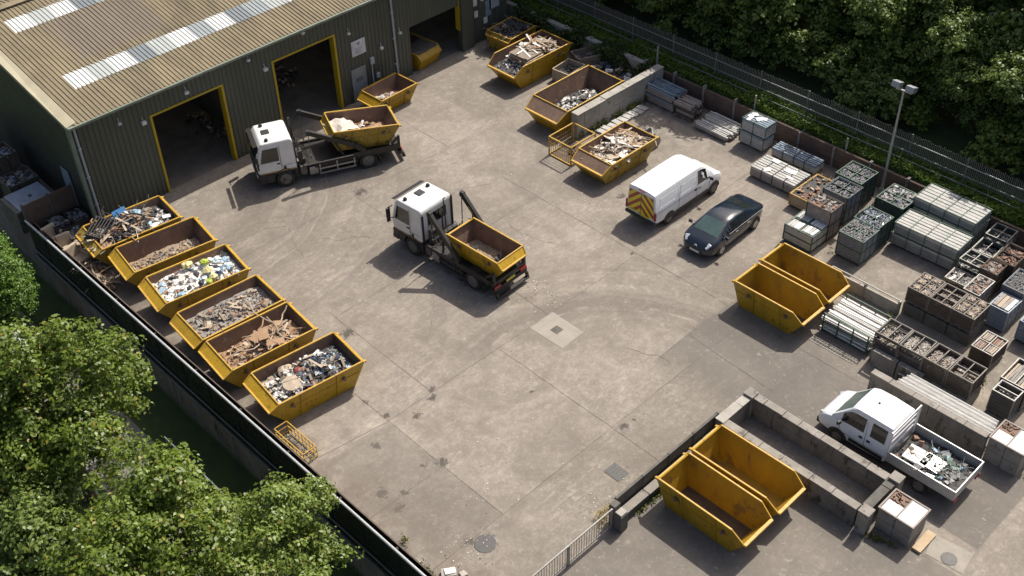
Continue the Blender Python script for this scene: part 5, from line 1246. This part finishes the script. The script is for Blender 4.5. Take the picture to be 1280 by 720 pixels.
tag(b.build('broken_block',[mConcL,mWhiteB],None,(15.2,19.65,0),R(-40)),'broken white concrete block lying by the black fence at the bottom edge','block')

# ------------------------------------------------------------------ boundary fence on the left
mRailT = M('pale_top_rail',(.46,.47,.47),(.36,.37,.37),1.5,.3)
mRailB = M('dull_rail',(.15,.155,.15),(.09,.095,.09),1.5,.3)
bf = thing('boundary_fence','long black sheet fence with bright top rail along the left side of the yard','fence',(14.15,25.,0))
b = MB(); y0,y1 = -40.,23.7
b.box(-.03,.03,y0,y1,-.98,1.05)
for k in range(32): b.box(-.045,-.03,y0+2*k-.03,y0+2*k+.03,-.95,1.0)
b.build('sheet',mFenceB,bf)
b = MB(); b.tube([(-.05,y0,1.10),(-.05,y1,1.10)],.055,10); b.build('top_rail',mRailT,bf,smooth=60)
b = MB(); b.tube([(-.10,y0,-.55),(-.10,y1,-.55)],.04,8); b.build('middle_rail',mRailB,bf,smooth=60); b = MB(); b.tube([(-.12,y0,-.98),(-.12,y1,-.98)],.045,8); b.build('bottom_rail',mRailB,bf,smooth=60)
b = MB(); b.box(.23,.26,y0,y1,.02,.93); b.build('inner_black_strip',mFenceB,bf); b = MB(); b.box(.22,.27,y0,y1,.93,.955); b.build('capping',mWoodD,bf)  # upright black strip added for the dark band behind the top rail
for k in range(20):
    y = y0+1+3.2*k
    if y > y1: break
    b = MB(); b.box(.03,.13,y-.05,y+.05,-.3,1.02); b.build('post',mBlk,bf)
b = MB()
for k in range(40): b.box(13.98+.02*(k%2),14.29,-15+1.6*k,-15+1.6*k+1.585,-2.44,-1.02)
tag(b.build('retaining_wall',mConcS),'grey concrete retaining wall below the black fence','retaining wall')
# alley beside the warehouse
ag = thing('alley_gate','dark brown sheet gate closing the alley beside the warehouse','gate',(15.5,48.8,0))
b = MB()
for k in range(2): b.box(-1.3+k*1.3,-.02+k*1.3,-.03,.03,.05,1.85)
b.build('panel',mBrown,ag)
for x in (-1.3,0,1.28):
    b = MB(); b.box(x-.05,x+.05,-.06,.06,0,1.95); b.build('post',mGreaseGrey,ag)
b = MB(); b.box(-1.1,.95,-.9,.9,0,1.25); b.obox((-.4,0,1.275),(1.0,1.75,.05),(0,0,0),1); b.obox((.48,0,1.28),(.86,1.75,.05),(0,0,0),1); b.box(-.03,.14,-.1,.1,1.30,1.36)
tag(b.build('chest',[mGreaseGrey,mBlueP],None,(15.1,50.2,0),bevel=.02),'pale blue lidded chest behind the brown alley gate','chest')
for k,(x,y,h,lab) in enumerate(((15.3,53.6,2.2,'tall dark crate with pale scraps on top in the shaded alley'),(15.5,52.2,1.3,'lower dark crate of junk behind the blue chest in the alley'),(15.2,55.6,2.4,'tall dark crate farthest down the shaded alley'))):
    crate(lab,x-.75,x+.75,y-.65,y+.65,0,h,2,1,mGreaseGrey,mWoodD,[mScr,mStoneP,mBlueP,mDark],.9,'rubble','junk crates in the alley',70+k,2)
for k,(x,y,h,lab) in enumerate(((15.35,48.0,.85,'dark crate of grey scrap against the inside of the alley gate'),(16.25,48.0,.75,'dark crate next to the warehouse corner, inside the alley gate'),(15.55,46.75,.7,'low dark crate behind the brown armchairs by the fence'))):
    crate(lab,x-.42,x+.42,y-.5,y+.5,0,h,1,1,mBlk,mDark,[mScr,mSlate,mDark],.85,'rubble','junk crates by the warehouse corner',80+k,1,False)
def armchair(label,x,y,rz):
    t = thing('armchair',label,'armchair',(x,y,0),rz,'discarded brown armchairs')
    b = MB(); b.box(-.36,.36,-.36,.36,.12,.44); b.build('seat',mTan,t,bevel=.05)
    b = MB(); b.obox((-.38,0,.62),(.2,.74,.75),(0,-.2,0)); b.build('backrest',mTan,t,bevel=.06)
    for s in (-1,1):
        b = MB(); b.box(-.4,.36,s*.43-.09,s*.43+.09,.1,.62); b.build('armrest',mTan,t,bevel=.05)
        for x_ in (-.3,.3):
            b = MB(); b.box(x_-.03,x_+.03,s*.4-.03,s*.4+.03,0,.1); b.build('leg',mWoodD,t)
for k,(x,y,r,lab) in enumerate(((14.75,47.3,-1.4,'faded brown armchair nearest the alley gate'),(14.82,46.2,-1.7,'faded brown armchair second from the alley gate'),(14.78,45.1,-1.3,'faded brown armchair third from the alley gate'))): armchair(lab,x,y,r)
rs = random.Random(6); b = MB()
for _ in range(60): bent(b,(14.85+rs.gauss(0,.15),rs.uniform(42.4,44.6),rs.uniform(.1,.5)),rs.uniform(.4,1.0),.03,rs.choice((0,1)),rs)
for _ in range(30): b.obox((14.8+rs.gauss(0,.15),rs.uniform(42.4,44.6),rs.uniform(.05,.5)),(rs.uniform(.2,.5),.12,.1),(rs.uniform(-.5,.5),rs.uniform(-.5,.5),rs.uniform(0,3)),rs.choice((0,1)))
tag(b.build('timber_pile',[mTan,mCard]),'tangle of pale brown timber offcuts along the inside of the black fence','timber',kind='stuff')
# junk inside the doorways
rs = random.Random(16)
for k,(x,y,sx,sy,h,lab,ms) in enumerate(((25.6,51.0,.5,1.6,.9,'dim heap of junk and orange scraps inside the left doorway',[mDark,mScr,mCard,mWoodD,mTan,mGreaseGrey]),(31.6,52.5,.9,1.4,1.0,'dim heap of broken timber inside the middle doorway',[mWoodD,mTan,mDark,mGreaseGrey]),(39.3,51.8,1.3,.9,1.8,'jumble of white and yellow junk deep inside the far doorway',[mWhiteB,mYrim,mCard,mDark,mScr]))):
    b = MB()
    for _ in range(110):
        u,v = rs.gauss(0,.5),rs.gauss(0,.5); z_ = max(.05,h*math.exp(-(u*u+v*v))*rs.random()**.5)
        s = rs.uniform(.08,.3); b.obox((x+u*sx,y+v*sy,z_),(s,s*.6,s*.5),(rs.uniform(-.8,.8),rs.uniform(-.8,.8),rs.uniform(0,6)),rs.randrange(len(ms)),.3,rs)
    tag(b.build('junk_heap',ms),lab,'junk',kind='stuff')
b = MB(); b.tube([(26.9,46.9,0),(27.0,46.9,.5),(26.8,46.9,.9)],.03); b.lathe([(.45,.0),(.5,.05),(.3,.12),(.01,.14)],14,'Z',(26.7,46.6,0),1); b.obox((26.95,46.95,.3),(.35,.3,.5),(0,.2,.3),1)
tag(b.build('hose_heap',[mPlast,mOrange]),'orange hose and can dropped against the wall between the two main doorways','hose')
# things by the bank at the top of the yard
def box_open(label,x,y,lx,ly,h,rz,mat,fillm):
    t = thing('timber_box',label,'box',(x,y,0),rz,'old timber boxes by the bank'); b = MB()
    for s in (-1,1): b.box(s*lx/2-.03,s*lx/2+.03,-ly/2,ly/2,.02,h); b.box(-lx/2+.03,lx/2-.03,s*ly/2-.03,s*ly/2+.03,.02,h)
    b.box(-lx/2,lx/2,-ly/2,ly/2,0,.02); b.build('sides',mat,t); b = MB(); rnd = random.Random(int(x*10)); b.box(-lx/2+.04,lx/2-.04,-ly/2+.04,ly/2-.04,.03,h*.55)
    for _ in range(30): s = rnd.uniform(.1,.4); b.obox((rnd.uniform(-lx/2+.2,lx/2-.2),rnd.uniform(-ly/2+.2,ly/2-.2),h*.6),(s,s*.7,s*.4),(rnd.uniform(-.6,.6),rnd.uniform(-.6,.6),rnd.uniform(0,6)),0,.3,rnd)
    b.build('contents',fillm,t)
box_open('old plywood box of dark rubbish between the two large skips',43.3,40.35,1.5,1.2,.75,R(5),mTan,mDark)
box_open('old plywood box with a torn side, nearer the bank',45.1,40.7,1.4,1.1,.8,R(-20),mWood,mGreaseGrey)
rs = random.Random(77); b = MB()
for _ in range(80):
    s = rs.uniform(.12,.5); b.obox((45.2+rs.gauss(0,.35),rs.uniform(36.5,39.8),rs.uniform(.05,.55)),(s,s*.6,s*.3),(rs.uniform(-.6,.6),rs.uniform(-.6,.6),rs.uniform(0,6)),rs.randrange(5),.3,rs)
tag(b.build('rubbish_heap',[mDark,mMeshG,mTan,mDkBl,mWhiteB]),'dark rubbish and frames heaped behind the largest skip under the bank','rubbish',kind='stuff')
b = MB()
for k in range(3): b.tube([(41.0+k*.05,32.3+k*.25,.25),(41.5,32.5+k*.2,.45),(42.3,32.9+k*.1,.2)],.03,6)
for a in range(2): b.lathe([(.33,-.05),(.36,0),(.33,.05)],16,'Y',(41.15+a*.35,32.0+a*.9,.36))
b.bar((40.9,32.,.4),(41.9,32.9,.5),.06); tag(b.build('trailer_frame',mMeshG),'rusty wheeled trailer frame behind the plasterboard skip','trailer frame')
# flat slabs beside block wall
b = MB(); rs = random.Random(5)
for k in range(9): b.obox((40.3+k*.42,35.05+rs.uniform(-.06,.06),.06),(.36,.6,.08),(rs.uniform(-.06,.06),.05,.1+rs.uniform(-.1,.1)))
tag(b.build('paving_slabs',mStone),'line of loose paving slabs laid at the foot of the concrete block wall','slabs',kind='stuff')
# ------------------------------------------------------------------ retaining wall, fence and lamp on the right
bw = thing('brown_wall','brown stained concrete panel wall with posts holding back the green bank','retaining wall',(46.2,20.,0))
b = MB(); y = -25.
while y < 26.4:
    for z0,z1 in ((0,.36),(.37,.73),(.74,1.1)): b.box(-.08,.08,y+.06,y+2.04,z0,z1)
    y += 2.1
b.build('panel',mBrown,bw,bevel=.01)
y = -4.
while y < 26.5: b = MB(); b.box(-.13,.10,y-.06,y+.06,0,1.2+.12*((int(y*7)%3)-1)); b.build('post',mConc,bw); y += 2.1
lf = thing('paling_fence','long grey paling fence with pale rails on top of the green bank','fence',(47.3,30.,1.3))
rf_ = random.Random(31); b = MB(); y = -45.
while y < 45:
    b.box(-.012,.012,y,y+.03,.30,1.5+rf_.uniform(-.05,.05)); y += .095
b.build('palings',mFGreen,lf)
b = MB(); b.bar((-.06,-45,1.12),(-.06,45,1.12),.03,.045); b.bar((-.07,-45,.56),(-.07,45,.56),.03,.045); b.build('rail',mGalv,lf)
b = MB(); b.bar((-.32,-45,.24),(-.32,45,.24),.035,.04); y = -45
while y < 45: b.bar((-.32,y,-.3),(-.32,y,.26),.05); y += 3
b.build('hand_rail',mGalv,lf)
y = -27.
while y < 33: b = MB(); b.box(-.05,.03,y-.04,y+.04,-.3,1.55); b.build('post',mFGreen,lf); y += 3
b = MB(); y = -45.
while y < 45: b.bar((-.30,y,-.2),(-.30,y,.24),.014); y += .5
b.build('mesh',mGreen,lf)
lp = thing('lamp_post','tall grey lamp post with two square floodlights beside the green slate cages','lamp post',(45.42,21.1,0))
b = MB(); b.tube([(0,0,0),(0,0,1.2),(0,0,6.05)],[.085,.075,.05],12); b.lathe([(.12,0),(.12,.5),(.09,.55)],12,'Z'); b.build('pole',mGalv,lp,smooth=40)
b = MB(); b.bar((0,-.42,6.05),(0,.42,6.05),.06); b.build('crossbar',mGalv,lp)
for s in (-1,1):
    b = MB(); b.obox((-.05,s*.36,6.30),(.42,.42,.28),(0,.35,0)); b.bar((0,s*.36,6.08),(-.02,s*.36,6.22),.05); fl = b.build('floodlight',mGalv,lp,bevel=.03)
    b = MB(); b.obox((-.10,s*.36,6.152),(.36,.36,.01),(0,.35,0)); b.build('glass',mLamp,fl)
for y_,h_ in ((36.4,2.3),(29.6,1.9),(23.9,1.75)):
    b = MB(); b.box(-.04,.04,-.04,.04,0,h_); tag(b.build('marker_post',mConcL,None,(46.4,y_,0)),{36.4:'tall pale post where the block wall meets the green bank',29.6:'short pale post on the brown wall behind the plank pile',23.9:'short pale post on the brown wall behind the bluish long pack'}[y_],'post')

# ------------------------------------------------------------------ foliage
def quads_mesh(name, co, mat, parent=None, loc=None):
    n = len(co)//4
    me = bpy.data.meshes.new(name); me.vertices.add(n*4); me.vertices.foreach_set('co', co.astype(np.float32).ravel())
    me.loops.add(n*4); me.loops.foreach_set('vertex_index', np.arange(n*4,dtype=np.int32))
    me.polygons.add(n); me.polygons.foreach_set('loop_start', np.arange(0,n*4,4,dtype=np.int32))
    me.update(calc_edges=True); me.materials.append(mat)
    o = bpy.data.objects.new(name, me); COL.objects.link(o)
    if parent: o.parent = parent
    if loc: o.location = loc
    return o
def leaf_quads(pos, out, rng, L, Wd, upb=.5, jit=.6):
    n = len(pos)
    nr = out+np.array([0,0,upb])+rng.normal(0,jit,(n,3)); nr /= np.linalg.norm(nr,axis=1)[:,None]
    t = np.cross(nr, rng.normal(0,1,(n,3))); t /= np.linalg.norm(t,axis=1)[:,None]; bb = np.cross(nr,t)
    s = rng.uniform(.65,1.25,n)[:,None]
    a = pos-t*L*s*.5; c = pos+t*L*s*.5; m = pos-t*L*s*.05
    droop = nr*(L*.12)*s
    co = np.stack([a-droop, m+bb*Wd*s*.5+droop*.4, c-droop, m-bb*Wd*s*.5+droop*.4],1)
    return co.reshape(-1,3)
def crown_co(rng, lobes, dens, cr, leaf, per, upb=.85, zsq=1., hang=0.):
    P = []; O = []
    for (x,y,z,r) in lobes:
        n = int(dens*r*r)
        d = rng.normal(0,1,(n,3)); d /= np.linalg.norm(d,axis=1)[:,None]; d[:,2] = np.where(d[:,2]<-.55, -d[:,2]*.5, d[:,2])
        c = np.array([x,y,z])+d*r*rng.uniform(.72,1.06,(n,1))*np.array([1,1,zsq])
        k = rng.normal(0,1,(n,per,3)); k /= np.linalg.norm(k,axis=2)[:,:,None]
        rad = cr*rng.uniform(.7,1.35,(n,1,1))
        p = c[:,None,:]+k*rad*rng.uniform(.25,1.,(n,per,1))*np.array([1,1,.62])
        P.append(p.reshape(-1,3)); O.append((k*.7+d[:,None,:]*.5).reshape(-1,3))
    P = np.concatenate(P); O = np.concatenate(O)
    return leaf_quads(P,O,rng,leaf[0],leaf[1],upb)
def lobes_for(rng, R_, z0, h, n):
    L = [(0,0,z0+h*.52,R_*.62)]
    for i in range(n):
        a = 2*math.pi*i/n+rng.uniform(-.4,.4); f = rng.uniform(.42,.72); zf = rng.uniform(.25,.85)
        L.append((R_*f*math.cos(a),R_*f*math.sin(a),z0+h*zf,R_*rng.uniform(.30,.46)))
    for i in range(3):
        a = rng.uniform(0,6.28); L.append((R_*.25*math.cos(a),R_*.25*math.sin(a),z0+h*rng.uniform(.78,.92),R_*rng.uniform(.26,.36)))
    return L
def trunk_mb(h, r, rnd, limbs, reach):
    b = MB(); b.tube([(0,0,-.2),(0,0,.4),(.08,.05,h*.5),(.0,.1,h)],[r*1.35,r,r*.75,r*.35],9)
    for k in range(limbs):
        a = 2*math.pi*k/limbs+rnd.uniform(-.4,.4); z = h*rnd.uniform(.38,.7); L = reach*rnd.uniform(.6,1)
        b.tube([(.04,.04,z),(L*.45*math.cos(a),L*.45*math.sin(a),z+L*.35),(L*math.cos(a),L*math.sin(a),z+L*.75)],[r*.5,r*.3,r*.1],6)
    return b
mLeafA = leafmat('broad_leaves',(.040,.074,.010),(.165,.225,.026),(.28,.23,.035),.965)
mLeafB = leafmat('wood_leaves',(.046,.078,.016),(.170,.230,.048),(.16,.17,.035),.98)
mLeafC = leafmat('hedge_leaves',(.05,.11,.012),(.125,.225,.026))
mLeafD = leafmat('bright_leaves',(.065,.105,.015),(.180,.240,.040),(.24,.22,.05),.96)
mBlade = leafmat('bank_growth',(.060,.110,.014),(.180,.260,.040),(.14,.14,.03),.985)
mIvy   = leafmat('ivy_leaves',(.025,.045,.010),(.075,.105,.024))
def tree(label, x, y, z, Rr, h, z0, seed, mat, dens=15, per=26, leaf=(.20,.12), cr=.42, group=None, n=8):
    rng = np.random.default_rng(seed); rnd = random.Random(seed)
    t = thing('broadleaf_tree',label,'tree',(x,y,z),0,group)
    trunk_mb(z0+h*.7,.055*Rr,rnd,6,Rr*.7).build('trunk',mBark,t,smooth=60)
    quads_mesh('crown',crown_co(rng,lobes_for(rng,Rr,z0,h,n),dens,cr,leaf,per),mat,t)
    return t
GT = 'trees outside the black fence'
tree('largest broadleaf tree outside the black fence, dense and dark green',8.6,34.2,-2.4,4.1,7.6,1.2,11,mLeafA,19,54,(.185,.11),.52,GT,10)
tree('broadleaf tree at the bottom left between the largest tree and the picture corner',8.3,26.6,-2.4,3.6,6.6,1.0,12,mLeafA,19,54,(.18,.11),.50,GT,9)
tree('paler bushy tree by the fence at the bottom edge of the picture',10.6,23.4,-2.4,3.0,5.8,.8,13,mLeafD,20,54,(.165,.10),.46,GT,8)
tree('low dark tree in the bottom left corner',4.9,30.9,-2.4,3.2,3.9,.8,14,mLeafB,26,28,(.20,.12),.40,GT,8)
tree('bushy tree at the left edge above the largest tree',5.6,38.6,-2.4,3.2,5.4,.8,15,mLeafA,24,44,(.16,.10),.40,GT,8)
rng = np.random.default_rng(5)
t = thing('conifer_hedge','bright green rounded conifer at the left edge outside the fence','conifer',(11.1,46.4,-2.4))
b = MB(); b.tube([(0,0,0),(0,0,3.5)],[.14,.05],8); b.build('trunk',mBark,t)
lob = [(0,0,1.6+.75*k,1.75*(1-.085*k*k/4)*(.98 if k else .9)) for k in range(5)]+[(.7*math.cos(a),.9*math.sin(a),2.2+.4*math.sin(3*a),1.0) for a in np.linspace(0,6,7)]
quads_mesh('crown',crown_co(rng,lob,95,.26,(.11,.07),26,.9),mLeafC,t)
# car half hidden outside the fence
pcar = copy_tree(car); pcar.location = (9.9,45.2,-2.40); pcar.rotation_euler = (0,0,R(100)); pcar['label'] = 'silver saloon car half hidden behind the conifer at the left edge'
mSil = M('silver_car_paint',(.5,.52,.55),(.45,.47,.5),1,.25,.4,coat=1.)
for ch in pcar.children:
    if ch.name.split('.')[0] == 'body': ch.data = ch.data.copy(); ch.data.materials[0] = mSil
# handrail and parapet by the path outside the fence
hr = thing('path_railing','thin metal handrail beside the path under the bottom left trees','railing',(12.15,30.6,-2.41))
b = MB(); b.tube([(0,-3.4,1.0),(0,0,1.02),(0,3.4,1.0)],.03,6); b.build('rail',mGalv,hr)
for k in range(4):
    b = MB(); b.tube([(0,-3.3+2.2*k,0),(0,-3.3+2.2*k,1.0)],.025,6); b.build('post',mGalv,hr)

# wood behind the paling fence: each tree its own object
GW = 'wood behind the paling fence'
protos = []
for k,(Rr,h,z0,m_) in enumerate(((3.6,7.4,.0,mLeafB),(3.2,6.4,.0,mLeafB),(3.9,8.2,.1,mLeafB))):
    protos.append((tree('x',0,0,0,Rr,h,z0,60+k,m_,30,30,(.23,.15),.45,GW,11),Rr))
rw = random.Random(44); used = [False]*3
pts = []
yy = 9.5
while yy < 62: pts.append(((52.4 if yy < 29 else 51.6)+rw.uniform(-.5,.7),yy,'front')); yy += rw.uniform(3.6,4.5)
yy = 8.
while yy < 66: pts.append((56.2+rw.uniform(-.8,.8),yy,'second')); yy += rw.uniform(4.4,5.2)
yy = 14.
while yy < 66: pts.append((61.5+rw.uniform(-1,1),yy,'rear')); yy += rw.uniform(5,6)
pts += [(49.9,58,'front'),(47.6,63,'front')]
cnt = {'front':0,'second':0,'rear':0}
ORD = ['first','second','third','fourth','fifth','sixth','seventh','eighth','ninth','tenth','eleventh','twelfth','thirteenth','fourteenth','fifteenth','sixteenth']
pts.sort(key=lambda p: (p[2],p[1]))
for (x,y,row) in pts:
    k = rw.randrange(3); pt = protos[k][0]
    if used[k]: o = copy_tree(pt)
    else: o = pt; used[k] = True
    o.location = (x,y,1.15); s = rw.uniform(.9,1.15)*(1.18 if row != 'front' else (.74 if y < 29 else 1.22 if 31 < y < 37.5 or y > 44 else .92)); o.scale = (s,s,s*rw.uniform(.92,1.1)); o.rotation_euler = (0,0,rw.uniform(0,6.28))
    o['label'] = 'dark green tree, %s from the right in the %s row behind the paling fence' % (ORD[min(cnt[row],15)],row); cnt[row] += 1; o['group'] = GW
for k in range(3):
    if not used[k]: bpy.data.objects.remove(protos[k][0])
GU = 'undergrowth behind the paling fence'; ru = random.Random(91); y = 24.5; k = 0
bproto = []
while y < 60:
    x = 49.9+ru.uniform(-.5,.8)
    if k < 3:
        t = thing('bush','x','bush',(x,y,1.2),0,GU); rng = np.random.default_rng(300+k); h = 2.6+.4*k
        trunk_mb(h*.6,.05,random.Random(k),5,1.2).build('stems',mBark,t); quads_mesh('foliage',crown_co(rng,lobes_for(rng,1.9,.0,h,8),34,.34,(.20,.13),26),mLeafB,t); bproto.append(t)
    else:
        t = copy_tree(bproto[k%3]); t.location = (x,y,1.2); s = ru.uniform(.8,1.25); t.scale = (s,s,s); t.rotation_euler = (0,0,ru.uniform(0,6))
    t['label'] = 'dark bush, %s from the right in the undergrowth just behind the paling fence' % ORD[min(k,15)]; t['group'] = GU
    y += ru.uniform(2.3,3.2); k += 1
for x,y,z,r,h,s,lab in ((49.6,17.6,1.2,1.5,2.3,81,'yellow green bush behind the paling fence in the shade of the wood'),(50.4,15.2,1.2,2.0,3.4,82,'sunlit yellow green bush near the right edge behind the paling fence'),(50.2,22.3,1.2,1.1,1.5,83,'small yellow green bush in the dark gap behind the lamp post')):
    rng = np.random.default_rng(s); t = thing('bush',lab,'bush',(x,y,z),0)
    trunk_mb(h*.6,.05,random.Random(s),5,r*.6).build('stems',mBark,t); quads_mesh('foliage',crown_co(rng,lobes_for(rng,r,.1,h,7),40,.30,(.20,.13),22),mLeafD,t)
# rough growth on the bank
rng = np.random.default_rng(9); n = 62000
X = rng.uniform(46.42,47.6,n); Y = rng.uniform(-4,64,n); zb = np.interp(X,xs_,zs_)
cl = np.array([noise.noise((x*.9,y*.55,1.)) for x,y in zip(X,Y)]); Z = zb+rng.uniform(0,1,n)*np.clip(.28+.55*cl,.05,.8)
keep = Z-zb < .5; X,Y,Z = X[keep],Y[keep],Z[keep]
co = leaf_quads(np.stack([X,Y,Z],1), np.zeros((len(X),3)), rng, .17,.075,.7,.7)
tag(quads_mesh('bank_growth',co,mBlade),'rough green weeds and grass covering the bank above the brown wall','weeds',kind='stuff')
# overgrown old wall at the head of the yard
ow = block_wall('overgrown pale old wall at the head of the yard behind the skips',45.95,46.3,36.1,52.,1.15,mConcL,2,1.8,'old_wall',12)
rng = np.random.default_rng(10); n = 26000
Y = rng.uniform(36.2,52,n); X = 45.85+rng.normal(0,.22,n)+.35*rng.random(n); hgt_ = 1.0+.75*np.array([noise.noise((0.,y*.6,3.)) for y in Y]); Z = hgt_*rng.random(n)**.6+.25
keep = np.array([noise.noise((y*.7,z*.9,7.)) for y,z in zip(Y,Z)]) > -.12; X,Y,Z = X[keep],Y[keep],Z[keep]
co = leaf_quads(np.stack([X,Y,Z],1), np.tile(np.array([-.6,-.1,.3]),(len(X),1)), rng, .15,.10,.4,.7)
tag(quads_mesh('ivy',co,mIvy),'dark ivy and brambles hanging over the old wall behind the skips','ivy',kind='stuff')
# weeds along edges of the yard
rng = np.random.default_rng(11); P = []
for (x0,y0,x1,y1,n,h) in ((38.9,35.45,45.8,35.45,900,.4),(26.9,10.2,27.4,8.8,160,.2),(21.3,16.7,26.8,16.7,420,.16),(21.4,17.35,26.5,17.35,500,.14),(36.9,10.9,37.6,12.2,240,.4),(36.6,15.2,38.,16.0,260,.3),(14.6,19.4,15.1,22.,220,.3),(14.45,26.8,14.7,36.,500,.35),(40.0,20.4,43.,20.8,260,.25),(33.1,7.4,34.4,7.6,120,.25)):
    t_ = rng.random(n); c = np.array([noise.noise((x0+(x1-x0)*a*2,y0+(y1-y0)*a*2,5.)) for a in t_]); ok = c > -.05; t_ = t_[ok]
    P.append(np.stack([x0+(x1-x0)*t_+rng.normal(0,.07,len(t_)), y0+(y1-y0)*t_+rng.normal(0,.07,len(t_)), rng.uniform(.02,h,len(t_))],1))
P = np.concatenate(P); tag(quads_mesh('weeds',leaf_quads(P,np.zeros_like(P),rng,.14,.06,.5,.8),leafmat('yard_weeds',(.05,.075,.012),(.13,.14,.03))),'scattered weeds growing along walls and kerbs of the yard','weeds',kind='stuff')
P = []
for (x0,y0,x1,y1,n,h) in ((21.0,17.5,23.6,17.45,420,.22),(23.4,17.45,25.,17.4,120,.15),(20.6,17.2,20.9,17.6,110,.3)):
    t_ = rng.random(n); P.append(np.stack([x0+(x1-x0)*t_+rng.normal(0,.12,n), y0+(y1-y0)*t_+rng.normal(0,.13,n), rng.uniform(.01,h,n)],1))
P = np.concatenate(P); tag(quads_mesh('dry_grass',leaf_quads(P,np.zeros_like(P),rng,.20,.03,.5,.8),leafmat('straw',(.26,.20,.06),(.40,.32,.11))),'dry yellow grass at the foot of the dark panel fence','grass',kind='stuff')
